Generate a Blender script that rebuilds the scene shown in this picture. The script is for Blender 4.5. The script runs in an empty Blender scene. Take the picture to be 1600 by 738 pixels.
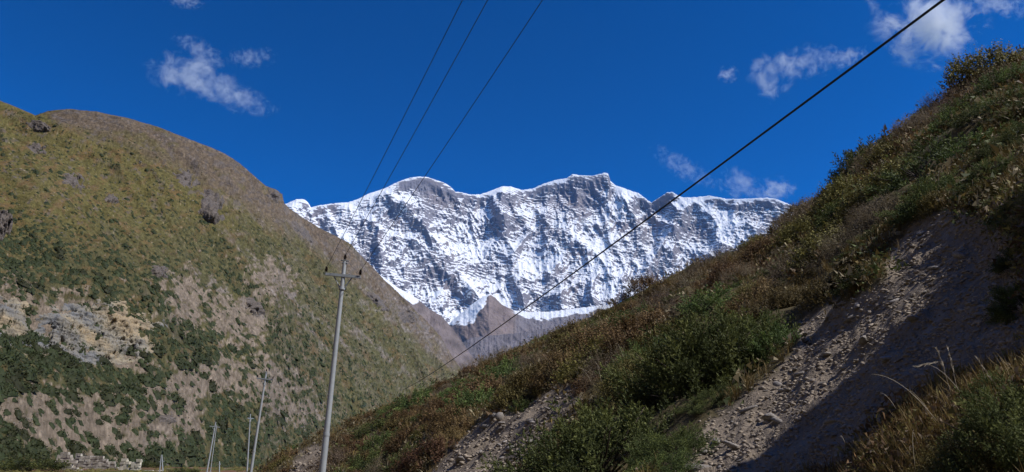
import bpy, math, random
import numpy as np
from mathutils import Vector, Matrix, Quaternion

# ------------------------------------------------------------------ camera, sky, sun, exposure
SC = bpy.context.scene
COL = SC.collection
W_PX, H_PX, F_PX, PITCH = 1600.0, 738.0, 1200.0, math.radians(18.0)
CP, SP = math.cos(PITCH), math.sin(PITCH)
cam_d = bpy.data.cameras.new("camera")
cam = bpy.data.objects.new("camera", cam_d)
COL.objects.link(cam)
cam_d.sensor_width = 36.0
cam_d.lens = F_PX / W_PX * 36.0
cam_d.clip_start, cam_d.clip_end = 0.05, 90000.0
cam.rotation_euler = (math.pi / 2 + PITCH, 0, 0)
SC.camera = cam

SUN = Vector((0.60, -0.22, 0.77)).normalized()        # direction towards the sun
SUN_EL = math.asin(SUN.z)
SUN_AZ = math.atan2(SUN.x, SUN.y)                      # clockwise from +Y
world = bpy.data.worlds.new("World")
SC.world = world
world.use_nodes = True
wn, wl = world.node_tree.nodes, world.node_tree.links
wn.clear()
w_out = wn.new("ShaderNodeOutputWorld")
w_bg = wn.new("ShaderNodeBackground")
w_sky = wn.new("ShaderNodeTexSky")
w_sky.sky_type = 'NISHITA'
w_sky.sun_disc = False
w_sky.sun_elevation = SUN_EL
w_sky.sun_rotation = SUN_AZ
w_sky.altitude = 3800
w_sky.air_density, w_sky.dust_density, w_sky.ozone_density = 1.0, 0.0, 4.0
w_hs = wn.new("ShaderNodeHueSaturation")
w_hs.inputs["Saturation"].default_value = 1.19
w_hs.inputs["Hue"].default_value = 0.502
w_bg.inputs[1].default_value = 0.080
w_gm = wn.new("ShaderNodeGamma")
w_gm.inputs[1].default_value = 1.4
wl.new(w_sky.outputs[0], w_gm.inputs[0])
wl.new(w_gm.outputs[0], w_hs.inputs["Color"])
wl.new(w_hs.outputs[0], w_bg.inputs[0])
wl.new(w_bg.outputs[0], w_out.inputs[0])

sun_d = bpy.data.lights.new("sun", 'SUN')
sun_d.energy = 4.3
sun_d.angle = math.radians(0.53)
sun_d.color = (1.0, 0.955, 0.89)
sun = bpy.data.objects.new("sun", sun_d)
COL.objects.link(sun)
sun.rotation_euler = (-SUN).to_track_quat('-Z', 'Y').to_euler()

SC.view_settings.view_transform = 'Standard'
SC.view_settings.look = 'None'
SC.view_settings.exposure = 0.18
SC.view_settings.gamma = 1.0
SC.view_settings.use_curve_mapping = False
SC.render.engine = 'CYCLES'
SC.cycles.max_bounces = 6
SC.cycles.diffuse_bounces = 2
SC.cycles.glossy_bounces = 1
SC.cycles.volume_bounces = 3
SC.cycles.volume_max_steps = 96
SC.cycles.use_adaptive_sampling = True
SC.cycles.adaptive_threshold = 0.02

# ------------------------------------------------------------------ helpers
rnd = random.Random(7)
RS = np.random.RandomState(11)

def hash2(ix, iy, seed):
    h = (ix.astype(np.int64) * 374761393 + iy.astype(np.int64) * 668265263 + seed * 974634777) & 0xFFFFFFFF
    h = ((h ^ (h >> 13)) * 1274126177) & 0xFFFFFFFF
    return ((h ^ (h >> 16)) & 0xFFFFFF).astype(np.float32) / np.float32(0xFFFFFF)

def noise2(x, y, seed=0):
    """gradient noise in about -1..1"""
    x = np.asarray(x, np.float64); y = np.asarray(y, np.float64)
    ix, iy = np.floor(x), np.floor(y)
    fx, fy = x - ix, y - iy
    u = fx * fx * fx * (fx * (fx * 6 - 15) + 10)
    v = fy * fy * fy * (fy * (fy * 6 - 15) + 10)
    def g(dx, dy):
        a = hash2(ix + dx, iy + dy, seed) * (2 * np.pi)
        return np.cos(a) * (fx - dx) + np.sin(a) * (fy - dy)
    n0 = g(0, 0) * (1 - u) + g(1, 0) * u
    n1 = g(0, 1) * (1 - u) + g(1, 1) * u
    return (n0 * (1 - v) + n1 * v) * 1.5

def fbm(x, y, octaves=5, seed=0, gain=0.5, lac=2.03):
    s = 0; a = 1.0; t = 0
    for o in range(octaves):
        s = s + a * noise2(x * lac ** o + 17.3 * o, y * lac ** o - 9.1 * o, seed + o)
        t += a; a *= gain
    return s / t

def ridged(x, y, octaves=5, seed=0, gain=0.5, lac=2.07):
    s = 0; a = 1.0; t = 0; w = 1.0
    for o in range(octaves):
        n = 1 - np.abs(noise2(x * lac ** o + 5.7 * o, y * lac ** o + 3.3 * o, seed + o)) * 1.4
        n = n * n
        s = s + a * n * w
        w = np.clip(n * 1.3, 0, 1)
        t += a; a *= gain
    return s / t

def sstep(a, b, x):
    t = np.clip((x - a) / (b - a), 0, 1)
    return t * t * (3 - 2 * t)

def px_dir(px, py):
    """photo pixel -> world direction (camera sits at the origin)"""
    xc = np.asarray(px, float) - 800.0
    up = 369.0 - np.asarray(py, float)
    return xc, F_PX * CP - up * SP, F_PX * SP + up * CP

def px_azel(px, py):
    x, y, z = px_dir(px, py)
    return np.arctan2(x, y), z / np.hypot(x, y)

def px_point(px, py, depth):
    """point on the ray through a pixel at world depth Y"""
    x, y, z = px_dir(px, py)
    k = depth / y
    return Vector((float(x * k), float(depth), float(z * k)))

def to_px(X, Y, Z):
    d = Y * CP + Z * SP
    up = -Y * SP + Z * CP
    d = np.where(np.abs(d) < 1e-3, 1e-3, d)
    return 800 + F_PX * X / d, 369 - F_PX * up / d

def sil(points):
    a = np.array(points, float)
    az, te = px_azel(a[:, 0], a[:, 1])
    o = np.argsort(az)
    return az[o], te[o]

def in_poly(px, py, poly):
    inside = np.zeros(px.shape, bool)
    n = len(poly)
    for i in range(n):
        x1, y1 = poly[i]; x2, y2 = poly[(i + 1) % n]
        if y1 == y2: continue
        c = ((y1 > py) != (y2 > py)) & (px < (x2 - x1) * (py - y1) / (y2 - y1) + x1)
        inside ^= c
    return inside

def soft_mask(poly, blur=10):
    """a photo-space outline turned into a soft lookup (quarter resolution)"""
    gx, gy = np.meshgrid(np.arange(-40, 440) * 4.0, np.arange(-20, 220) * 4.0, indexing='ij')
    m = in_poly(gx, gy, poly).astype(float)
    k = max(1, int(blur / 4))
    for _ in range(3):
        for ax in (0, 1):
            c = np.cumsum(np.concatenate([np.repeat(np.take(m, [0], ax), k + 1, ax), m, np.repeat(np.take(m, [-1], ax), k, ax)], ax), ax)
            n = m.shape[ax]
            m = (np.take(c, range(2 * k + 1, 2 * k + 1 + n), ax) - np.take(c, range(0, n), ax)) / (2 * k + 1)
    def f(px, py):
        u = np.clip(px / 4 + 40, 0, 478.99); v = np.clip(py / 4 + 20, 0, 238.99)
        i, j = u.astype(int), v.astype(int); a, b = u - i, v - j
        return (m[i, j] * (1 - a) + m[i + 1, j] * a) * (1 - b) + (m[i, j + 1] * (1 - a) + m[i + 1, j + 1] * a) * b
    return f

def smooth_curve(x, y, width, pad=0.5):
    xs = np.linspace(x[0] - pad, x[-1] + pad, 1600)
    k = (y[-1] - y[-2]) / (x[-1] - x[-2])
    ys = np.interp(xs, x, y)
    n = max(3, int(width / (xs[1] - xs[0])))
    ker = np.hanning(n + 2); ker /= ker.sum()
    yp = np.concatenate([np.full(n, ys[0]), ys, np.full(n, ys[-1])])
    return xs, np.convolve(yp, ker, 'same')[n:-n]

def blob(px, py, cx, cy, rx, ry, ang=0.0):
    a = math.radians(ang)
    dx, dy = px - cx, py - cy
    u = (dx * math.cos(a) + dy * math.sin(a)) / rx
    v = (-dx * math.sin(a) + dy * math.cos(a)) / ry
    return np.clip(1.25 - np.sqrt(u * u + v * v), 0, 1) / 1.0

def new_mesh(name, verts, faces, smooth=True, attrs=None):
    """verts (N,3) ; faces (M,k) int array"""
    verts = np.ascontiguousarray(verts, np.float32); faces = np.ascontiguousarray(faces, np.int32)
    me = bpy.data.meshes.new(name)
    n, (m, k) = len(verts), faces.shape
    me.vertices.add(n); me.vertices.foreach_set("co", verts.ravel())
    me.loops.add(m * k); me.loops.foreach_set("vertex_index", faces.ravel())
    me.polygons.add(m)
    me.polygons.foreach_set("loop_start", np.arange(0, m * k, k, dtype=np.int32))
    me.polygons.foreach_set("loop_total", np.full(m, k, np.int32))
    if smooth: me.polygons.foreach_set("use_smooth", np.ones(m, bool))
    for an, val in (attrs or {}).items():
        val = np.asarray(val, np.float32)
        if val.ndim == 2:
            a = me.attributes.new(an, 'FLOAT_COLOR', 'POINT')
            c = np.ones((n, 4), np.float32); c[:, :3] = val
            a.data.foreach_set("color", c.ravel())
        else:
            a = me.attributes.new(an, 'FLOAT', 'POINT')
            a.data.foreach_set("value", val)
    me.update(); me.validate()
    return me

def grid_faces(nu, nv):
    i = np.arange(nu * nv).reshape(nu, nv)
    return np.stack([i[:-1, :-1], i[1:, :-1], i[1:, 1:], i[:-1, 1:]], -1).reshape(-1, 4)

def link(name, me, mat=None, parent=None, **props):
    o = bpy.data.objects.new(name, me)
    COL.objects.link(o)
    if mat is not None and me is not None and len(me.materials) == 0: me.materials.append(mat)
    if parent is not None: o.parent = parent
    for k, v in props.items(): o[k] = v
    return o

def thing(name, label, category, loc=(0, 0, 0), group=None):
    o = bpy.data.objects.new(name, None)
    o.empty_display_size = 0.2
    COL.objects.link(o); o.location = loc
    o["label"] = label; o["category"] = category
    if group: o["group"] = group
    return o

class MB:
    """collects simple solids into one mesh"""
    def __init__(self): self.v, self.f = [], []
    def prism(self, p0, p1, r0, r1, n=8, cap=True):
        p0, p1 = Vector(p0), Vector(p1); d = (p1 - p0).normalized()
        a = d.orthogonal().normalized(); b = d.cross(a); s = len(self.v)
        for p, r in ((p0, r0), (p1, r1)):
            for k in range(n):
                t = 2 * math.pi * k / n
                self.v.append(p + a * (r * math.cos(t)) + b * (r * math.sin(t)))
        for k in range(n):
            self.f.append((s + k, s + (k + 1) % n, s + n + (k + 1) % n, s + n + k))
        if cap:
            s2 = len(self.v); self.v += [q.copy() for q in self.v[s:s + 2 * n]]       # caps keep their own points so the sides shade round
            self.f.append(tuple(s2 + n - 1 - k for k in range(n))); self.f.append(tuple(s2 + n + k for k in range(n)))
    def box(self, c, sx, sy, sz, rot=None, jit=0.0, r=rnd):
        s = len(self.v); c = Vector(c)
        for z in (-1, 1):
            for x, y in ((-1, -1), (1, -1), (1, 1), (-1, 1)):
                p = Vector((x * sx / 2, y * sy / 2, z * sz / 2))
                if jit: p += Vector([r.uniform(-jit, jit) * q for q in (sx, sy, sz)])
                if rot is not None: p = rot @ p
                self.v.append(c + p)
        for f in ((3, 2, 1, 0), (4, 5, 6, 7), (0, 1, 5, 4), (1, 2, 6, 5), (2, 3, 7, 6), (3, 0, 4, 7)):
            self.f.append(tuple(s + i for i in f))
    def tube(self, pts, rad, n=6):
        """swept tube; rad number or list"""
        pts = [Vector(p) for p in pts]; s = len(self.v); m = len(pts)
        if not hasattr(rad, '__len__'): rad = [rad] * m
        a = None
        for i, p in enumerate(pts):
            d = (pts[min(i + 1, m - 1)] - pts[max(i - 1, 0)]).normalized()
            a = d.orthogonal().normalized() if a is None else (a - d * a.dot(d)).normalized()
            b = d.cross(a)
            for k in range(n):
                t = 2 * math.pi * k / n
                self.v.append(p + a * (rad[i] * math.cos(t)) + b * (rad[i] * math.sin(t)))
        for i in range(m - 1):
            for k in range(n):
                self.f.append((s + i * n + k, s + i * n + (k + 1) % n, s + (i + 1) * n + (k + 1) % n, s + (i + 1) * n + k))
        self.f.append(tuple(s + n - 1 - k for k in range(n)))
        self.f.append(tuple(s + (m - 1) * n + k for k in range(n)))
    def mesh(self, name, smooth=False):
        me = bpy.data.meshes.new(name)
        me.from_pydata([tuple(v) for v in self.v], [], self.f)
        if smooth:
            for p in me.polygons: p.use_smooth = len(p.vertices) == 4
        me.update(); return me

# ------------------------------------------------------------------ materials
def nodes_of(name):
    m = bpy.data.materials.new(name); m.use_nodes = True
    nt = m.node_tree; nt.nodes.clear()
    out = nt.nodes.new("ShaderNodeOutputMaterial")
    return m, nt, nt.nodes, nt.links, out

def mth(nt, op, a, b=None, c=None, clamp=False):
    n = nt.nodes.new("ShaderNodeMath"); n.operation = op; n.use_clamp = clamp
    for i, v in enumerate((a, b, c)):
        if v is None: continue
        if isinstance(v, (int, float)): n.inputs[i].default_value = v
        else: nt.links.new(v, n.inputs[i])
    return n.outputs[0]

def tex_noise(nt, scale, detail=4, rough=0.6, coord=None, vec_scale=None, rot=None):
    tc = nt.nodes.new("ShaderNodeTexCoord")
    v = tc.outputs["Object"] if coord is None else coord
    if vec_scale is not None or rot is not None:
        mp = nt.nodes.new("ShaderNodeMapping")
        if vec_scale is not None: mp.inputs["Scale"].default_value = vec_scale
        if rot is not None: mp.inputs["Rotation"].default_value = rot
        nt.links.new(v, mp.inputs["Vector"]); v = mp.outputs[0]
    n = nt.nodes.new("ShaderNodeTexNoise")
    n.inputs["Scale"].default_value = scale; n.inputs["Detail"].default_value = detail
    n.inputs["Roughness"].default_value = rough
    nt.links.new(v, n.inputs["Vector"])
    return n.outputs["Fac"]

def ramp(nt, fac, stops):
    r = nt.nodes.new("ShaderNodeValToRGB")
    el = r.color_ramp.elements
    while len(el) < len(stops): el.new(0.5)
    for e, (p, c) in zip(el, stops):
        e.position = p; e.color = (*c, 1) if len(c) == 3 else c
    nt.links.new(fac, r.inputs[0]); return r.outputs[0]

def mixrgb(nt, fac, a, b, mode='MIX'):
    m = nt.nodes.new("ShaderNodeMix"); m.data_type = 'RGBA'; m.blend_type = mode
    for idx, v in ((0, fac), (6, a), (7, b)):
        if isinstance(v, (int, float)): m.inputs[idx].default_value = v
        elif isinstance(v, tuple): m.inputs[idx].default_value = (*v, 1)
        else: nt.links.new(v, m.inputs[idx])
    return m.outputs[2]

def bsdf(nt, out, col, rough=0.9, bump=None, bdist=0.1, bstr=0.6, spec=0.2, metal=0.0):
    b = nt.nodes.new("ShaderNodeBsdfPrincipled")
    if isinstance(col, tuple): b.inputs["Base Color"].default_value = (*col, 1)
    else: nt.links.new(col, b.inputs["Base Color"])
    if isinstance(rough, (int, float)): b.inputs["Roughness"].default_value = rough
    else: nt.links.new(rough, b.inputs["Roughness"])
    b.inputs["Specular IOR Level"].default_value = spec
    b.inputs["Metallic"].default_value = metal
    if bump is not None:
        bp = nt.nodes.new("ShaderNodeBump")
        bp.inputs["Strength"].default_value = bstr; bp.inputs["Distance"].default_value = bdist
        nt.links.new(bump, bp.inputs["Height"]); nt.links.new(bp.outputs[0], b.inputs["Normal"])
    nt.links.new(b.outputs[0], out.inputs["Surface"])
    return b

def attr(nt, name):
    a = nt.nodes.new("ShaderNodeAttribute"); a.attribute_name = name; return a

def mat_terrain(name, scale, amp=0.35, bdist=0.3, bstr=0.7, vec_scale=None, detail=6):
    """vertex colour of the ground cover broken up by fine grain"""
    m, nt, N, L, out = nodes_of(name)
    c = attr(nt, "col").outputs["Color"]
    n1 = tex_noise(nt, scale, detail, 0.7, vec_scale=vec_scale)
    g = mth(nt, 'MULTIPLY_ADD', n1, 2 * amp * 2, 1 - 2 * amp)
    gg = N.new("ShaderNodeCombineColor")
    for i in range(3): L.new(g, gg.inputs[i])
    col = mixrgb(nt, 1.0, c, gg.outputs[0], 'MULTIPLY')
    bsdf(nt, out, col, 0.95, n1, bdist, bstr, 0.08)
    return m

def mat_mountain():
    m, nt, N, L, out = nodes_of("snow_and_rock")
    s = attr(nt, "snow").outputs["Fac"]
    c = attr(nt, "col").outputs["Color"]
    n1 = tex_noise(nt, 0.035, 5, 0.75, vec_scale=(1.0, 1.0, 2.2), rot=(0, 0.35, 0))
    n2 = tex_noise(nt, 0.012, 4, 0.7, vec_scale=(1.0, 1.0, 0.6))
    f = mth(nt, 'ADD', s, mth(nt, 'MULTIPLY_ADD', n1, 0.9, -0.45))
    f = mth(nt, 'ADD', f, mth(nt, 'MULTIPLY_ADD', n2, 0.7, -0.35))
    f = mth(nt, 'MULTIPLY_ADD', f, 3.6, -1.3, clamp=True)
    col = mixrgb(nt, f, c, (0.80, 0.82, 0.86))
    bsdf(nt, out, col, 0.8, n1, 16.0, 0.8, 0.15)
    return m

def mat_leaf(name, base, var=0.5, rough=0.7, tip=None):
    """foliage: leaf attribute 'tone' varies piece by piece, object random varies plant by plant"""
    m, nt, N, L, out = nodes_of(name)
    t = attr(nt, "tone").outputs["Fac"]
    oi = N.new("ShaderNodeObjectInfo").outputs["Random"]
    a = tuple(x * (1 - var) for x in base); b = tip if tip else tuple(min(1, x * (1 + var)) for x in base)
    col = ramp(nt, t, [(0.0, a), (0.55, base), (1.0, b)])
    hs = N.new("ShaderNodeHueSaturation")
    L.new(mth(nt, 'MULTIPLY_ADD', oi, 0.05, 0.475), hs.inputs["Hue"])
    L.new(mth(nt, 'MULTIPLY_ADD', oi, 0.55, 0.72), hs.inputs["Value"])
    L.new(col, hs.inputs["Color"])
    b1 = N.new("ShaderNodeBsdfPrincipled")
    L.new(hs.outputs[0], b1.inputs["Base Color"])
    b1.inputs["Roughness"].default_value = rough; b1.inputs["Specular IOR Level"].default_value = 0.25
    tr = N.new("ShaderNodeBsdfTranslucent"); L.new(hs.outputs[0], tr.inputs["Color"])
    mx = N.new("ShaderNodeMixShader"); mx.inputs[0].default_value = 0.22
    L.new(b1.outputs[0], mx.inputs[1]); L.new(tr.outputs[0], mx.inputs[2])
    L.new(mx.outputs[0], out.inputs["Surface"])
    return m

def mat_simple(name, a, b, scale, rough=0.8, bdist=0.01, bstr=0.5, spec=0.3, metal=0.0, vec_scale=None, rnd_amp=0.0):
    m, nt, N, L, out = nodes_of(name)
    n1 = tex_noise(nt, scale, 5, 0.65, vec_scale=vec_scale)
    col = ramp(nt, n1, [(0.3, a), (0.7, b)])
    if rnd_amp:
        oi = N.new("ShaderNodeObjectInfo").outputs["Random"]
        hs = N.new("ShaderNodeHueSaturation")
        L.new(mth(nt, 'MULTIPLY_ADD', oi, rnd_amp, 1 - rnd_amp / 2), hs.inputs["Value"])
        L.new(col, hs.inputs["Color"]); col = hs.outputs[0]
    bsdf(nt, out, col, rough, n1, bdist, bstr, spec, metal)
    return m

def mat_cliff(name, a, b, scale, rough, bdist, bstr, vec_scale=None):
    m, nt, N, L, out = nodes_of(name)
    n1 = tex_noise(nt, scale, 6, 0.7, vec_scale=(0.5, 0.5, 3.2)); n2 = tex_noise(nt, 0.07, 4, 0.6); n3 = tex_noise(nt, 0.9, 4, 0.7, vec_scale=(1, 1, 2.5))
    c1 = ramp(nt, n2, [(0.36, (0.20, 0.205, 0.215)), (0.50, (0.30, 0.265, 0.205)), (0.62, (0.36, 0.285, 0.19))])
    c2 = ramp(nt, n1, [(0.34, (0.25, 0.25, 0.25)), (0.46, (0.8, 0.8, 0.8)), (0.7, (1.25, 1.22, 1.15))])
    col = mixrgb(nt, 1.0, c1, c2, 'MULTIPLY')
    bsdf(nt, out, col, rough, n3, bdist, bstr, 0.15)
    return m
M = {}
M['hillside'] = mat_terrain("heath_soil", 7.0, 0.30, 0.05, 0.9)
M['valley'] = mat_terrain("valley_turf", 0.9, 0.3, 0.4, 0.8)
M['mountain_slope'] = mat_terrain("grass_scree_slope", 0.22, 0.42, 2.4, 1.0, detail=8)
M['snow'] = mat_mountain()
M['juniper'] = mat_leaf("juniper_needles", (0.100, 0.135, 0.045), 0.72, tip=(0.27, 0.315, 0.095))
M['rust'] = mat_leaf("rust_leaves", (0.155, 0.098, 0.045), 0.5, tip=(0.32, 0.21, 0.09))
M['pale'] = mat_leaf("dry_twig_leaves", (0.19, 0.145, 0.100), 0.45, tip=(0.40, 0.32, 0.22))
M['olive'] = mat_leaf("olive_leaves", (0.150, 0.128, 0.042), 0.55, tip=(0.34, 0.28, 0.09))
M['grass'] = mat_leaf("dry_grass", (0.24, 0.18, 0.065), 0.5, tip=(0.46, 0.36, 0.14))
M['farshrub'] = mat_leaf("far_shrub_leaves", (0.042, 0.052, 0.020), 0.4, tip=(0.090, 0.096, 0.036))
M['twig'] = mat_simple("shrub_bark", (0.03, 0.022, 0.016), (0.07, 0.05, 0.04), 30)
M['stone'] = mat_simple("grey_schist", (0.15, 0.135, 0.125), (0.34, 0.31, 0.29), 9, 0.85, 0.01, 0.6, rnd_amp=0.5)
M['gravel'] = mat_simple("gravel", (0.15, 0.125, 0.100), (0.40, 0.335, 0.27), 6, 0.9, 0.01, 0.6)
M['crag'] = mat_simple("dark_crag_rock", (0.050, 0.043, 0.040), (0.19, 0.16, 0.14), 0.45, 0.9, 0.8, 0.9, vec_scale=(1, 1, 3))
M['lime'] = mat_cliff("pale_limestone", (0.20, 0.185, 0.165), (0.50, 0.45, 0.36), 0.22, 0.9, 0.6, 0.9, vec_scale=(0.7, 0.7, 3))
M['galv'] = mat_simple("galvanised_steel", (0.36, 0.39, 0.43), (0.46, 0.49, 0.53), 5, 0.5, 0.002, 0.2, 0.5, 0.25)
M['paintsteel'] = mat_simple("grey_channel_steel", (0.27, 0.30, 0.33), (0.36, 0.39, 0.42), 8, 0.5, 0.002, 0.2, 0.5, 0.3)
M['ceramic'] = mat_simple("brown_glazed_porcelain", (0.018, 0.012, 0.010), (0.03, 0.02, 0.016), 8, 0.25, 0.001, 0.1, 0.6)
M['cable'] = mat_simple("black_cable_sheath", (0.012, 0.012, 0.013), (0.02, 0.02, 0.022), 8, 0.5, 0.001, 0.1, 0.4)
M['wire'] = mat_simple("weathered_wire", (0.035, 0.035, 0.04), (0.06, 0.06, 0.065), 8, 0.5, 0.001, 0.1, 0.4)
M['ruinstone'] = mat_simple("ruin_stone", (0.14, 0.12, 0.10), (0.68, 0.63, 0.55), 1.2, 0.9, 0.05, 0.7)
M['plaster'] = mat_simple("old_lime_plaster", (0.50, 0.46, 0.38), (0.66, 0.62, 0.53), 1.5, 0.9, 0.03, 0.5)

# ------------------------------------------------------------------ near hillside (rises to the right of the camera)
near_sil = [(380, 742), (420, 722), (450, 700), (500, 678), (560, 652), (640, 618), (700, 592), (780, 556), (830, 534), (900, 502),
            (960, 478), (1020, 448), (1070, 423), (1140, 396), (1205, 366), (1240, 336), (1300, 290), (1340, 244), (1400, 202),
            (1470, 168), (1490, 138), (1530, 112), (1600, 84), (1760, 22)]
_az, _te = sil(near_sil)
_scree = None
R1_AZ = np.array([-25, -20, -12, -5, 3, 10, 18, 25, 32, 40, 60]) * math.pi / 180
R1_V = np.array([95, 92, 82, 66, 52, 42, 35, 31, 27, 24, 22.0])
def s_r1(az):
    te = np.interp(az, _az2, _te2)
    r1 = np.interp(az, *R1_S)
    return te, np.interp(az, *TE_S), r1
_az2 = np.concatenate([[-1.5, _az[0] - 0.25], _az, [_az[-1] + 0.4, 1.6]])
_te2 = np.concatenate([[-0.13, -0.12], _te, [_te[-1] + 0.05, _te[-1] + 0.05]])
TE_S = smooth_curve(_az2, _te2, math.radians(9), 0.1)
R1_S = smooth_curve(R1_AZ, R1_V, math.radians(8), 0.8)

scree_poly = [(1030, 760), (1085, 690), (1110, 655), (1190, 598), (1245, 535), (1262, 492), (1330, 470), (1385, 440), (1392, 380),
              (1440, 335), (1500, 330), (1548, 345), (1620, 400), (1640, 560), (1560, 585), (1440, 620), (1320, 745), (1200, 770)]
gravel_poly = [(640, 770), (700, 700), (760, 655), (850, 620), (915, 590), (905, 640), (850, 690), (800, 760)]

H_S = smooth_curve(np.radians([-30., -14, -4, 6, 12, 30]), np.array([4.2, 3.6, 2.5, 1.75, 1.6, 1.6]), math.radians(7), 1.0)
scree_m, gravel_m = soft_mask(scree_poly, 8), soft_mask(gravel_poly, 8)
path_m = soft_mask([(430, 770), (478, 700), (520, 690), (500, 770)], 5)

def near_height(X, Y, detail=True):
    az = np.arctan2(X, Y); r = np.hypot(X, Y)
    te_d, te_s, r1 = s_r1(az)
    te = te_s + (te_d - te_s) * sstep(0.55, 1.0, r / r1)
    h = np.interp(az, *H_S)
    s = te + h / r1
    z = -h + s * r
    over = np.maximum(r - r1 * 0.97, 0)
    z = z - over * (0.25 + s) * sstep(0, 1, over / (r1 * 0.25)) - 0.0025 * over ** 2
    z = np.where(r < 2.2, z * 1.0, z)
    if detail:
        px, py = to_px(X, Y, z)
        ok = (Y * CP + z * SP) > 0.3
        wx = px + 22 * fbm(X * 0.9, Y * 0.9, 3, 61); wy = py + 18 * fbm(X * 0.9, Y * 0.9, 3, 62)
        scree = np.where(ok, scree_m(wx, wy), 0.0)
        fade = sstep(1.0, 0.86, r / r1)
        amp = np.clip(r / 12, 0.25, 1.3)
        quiet = 1 - 0.8 * sstep(math.radians(25), math.radians(31), az) * sstep(13, 9, r)
        z = z + quiet * 0.42 * amp * fbm(X * 0.32, Y * 0.32, 3, 41) * (0.35 + 0.65 * fade) * (1 - 0.55 * scree)
        z = z + quiet * 0.20 * np.clip(r / 8, 0.35, 1.3) * (ridged(X * 0.55, Y * 0.55, 2, 45) - 0.4) * (1 - 0.7 * scree) * (0.4 + 0.6 * fade) + 0.07 * fbm(X * 1.6, Y * 1.6, 3, 46)
        z = z - 0.14 * scree
        z = z + scree * (0.045 * fbm(X * 4, Y * 4, 5, 47, .6) + 0.075 * (ridged((X + .4 * Y) * 1.3, (Y - .4 * X) * 2.4, 4, 48) - .4))
    # bank beside the photographer, right of the frame: it throws the big shadow over the scree
    bx = sstep(2.85, 4.1, X) * (1 - 0.6 * sstep(9, 14, X))
    by = sstep(4.65, 3.85, Y) * sstep(2.35, 3.2, Y)
    z = z + 3.3 * bx * by
    # knoll in the lower right corner
    k = np.exp(-(((X - 2.15) / 0.62) ** 2 + ((Y - 2.35) / 0.55) ** 2))
    z = z + 0.22 * k
    return z

def hit_near(px, py):
    """first intersection of a pixel ray with the near hillside"""
    px = np.atleast_1d(np.asarray(px, float)); py = np.atleast_1d(np.asarray(py, float))
    az, te = px_azel(px, py)
    rs = np.exp(np.linspace(math.log(1.5), math.log(110), 420))
    X = np.sin(az)[:, None] * rs; Y = np.cos(az)[:, None] * rs
    Z = near_height(X, Y)
    d = Z - te[:, None] * rs
    hit = d > 0
    idx = np.argmax(hit, 1); ok = hit.any(1) & (idx > 0)
    i = np.clip(idx, 1, None); ar = np.arange(len(px))
    d0, d1 = d[ar, i - 1], d[ar, i]
    t = np.where(ok, d0 / (d0 - d1 + 1e-9), 0)
    r = rs[i - 1] + (rs[i] - rs[i - 1]) * t
    Xh, Yh = np.sin(az) * r, np.cos(az) * r
    return ok, r, Xh, Yh, near_height(Xh, Yh)

az_n = np.radians(np.concatenate([np.linspace(-80, -24, 60, endpoint=False), np.linspace(-24, 38, 640, endpoint=False), np.linspace(38, 95, 90)]))
r_n = np.exp(np.linspace(math.log(0.6), math.log(135), 400))
AZ, RR = np.meshgrid(az_n, r_n, indexing='ij')
X, Y = np.sin(AZ) * RR, np.cos(AZ) * RR
Z = near_height(X, Y)
px, py = to_px(X, Y, Z)
wx = px + 22 * fbm(X * 0.9, Y * 0.9, 3, 61); wy = py + 18 * fbm(X * 0.9, Y * 0.9, 3, 62)
infront = (Y * CP + Z * SP) > 0.3
w_scree = np.where(infront, scree_m(wx, wy), 0)
w_grav = np.where(infront, np.maximum(gravel_m(wx, wy), path_m(wx, wy)), 0)
soil = np.array([0.075, 0.058, 0.040]); grs = np.array([0.11, 0.095, 0.040]); stn = np.array([0.215, 0.176, 0.138])
n_a = (fbm(X * 0.6, Y * 0.6, 4, 71) * 0.5 + 0.5)[..., None]
n_b = (fbm(X * 6, Y * 6, 4, 75) * 0.5 + 0.5)[..., None]
C = soil * (1 - n_a) + grs * n_a
C = C * (0.6 + 0.8 * n_b)
stc = stn * (0.65 + 0.75 * n_b) * (0.85 + 0.3 * n_a)
w_st = sstep(0.35, 0.6, np.maximum(w_scree, w_grav) + 0.25 * fbm(X * 5, Y * 5, 3, 77))[..., None]
C = C * (1 - w_st) + stc * w_st
ZG = Z.copy()
def grid_z(x, y):
    a = np.interp(np.arctan2(x, y), az_n, np.arange(len(az_n))); b = np.interp(np.log(np.maximum(np.hypot(x, y), .6)), np.log(r_n), np.arange(len(r_n)))
    i = np.minimum(a.astype(int), len(az_n) - 2); j = np.minimum(b.astype(int), len(r_n) - 2); a = a - i; b = b - j
    return (ZG[i, j] * (1 - a) + ZG[i + 1, j] * a) * (1 - b) + (ZG[i, j + 1] * (1 - a) + ZG[i + 1, j + 1] * a) * b
def hit_near(px, py):
    px = np.atleast_1d(np.asarray(px, float)); py = np.atleast_1d(np.asarray(py, float))
    az, te = px_azel(px, py)
    rs = r_n[48:]
    a = np.interp(az, az_n, np.arange(len(az_n))); i = np.minimum(a.astype(int), len(az_n) - 2); a = (a - i)[:, None]
    Zr = ZG[i, 48:] * (1 - a) + ZG[i + 1, 48:] * a
    d = Zr - te[:, None] * rs
    hit = d > 0
    idx = np.argmax(hit, 1); ok = hit.any(1) & (idx > 0); k = np.clip(idx, 1, None); ar = np.arange(len(px))
    t = np.where(ok, d[ar, k - 1] / (d[ar, k - 1] - d[ar, k] + 1e-9), 0); r = rs[k - 1] + (rs[k] - rs[k - 1]) * t
    x, y = np.sin(az) * r, np.cos(az) * r
    return ok, r, x, y, grid_z(x, y)
me = new_mesh("hillside", np.stack([X, Y, Z], -1).reshape(-1, 3), grid_faces(*X.shape)[:, ::-1], True, {"col": C.reshape(-1, 3)})
near_obj = link("hillside", me, M['hillside'], kind="structure", label="heath and scree hillside rising to the right")

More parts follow.
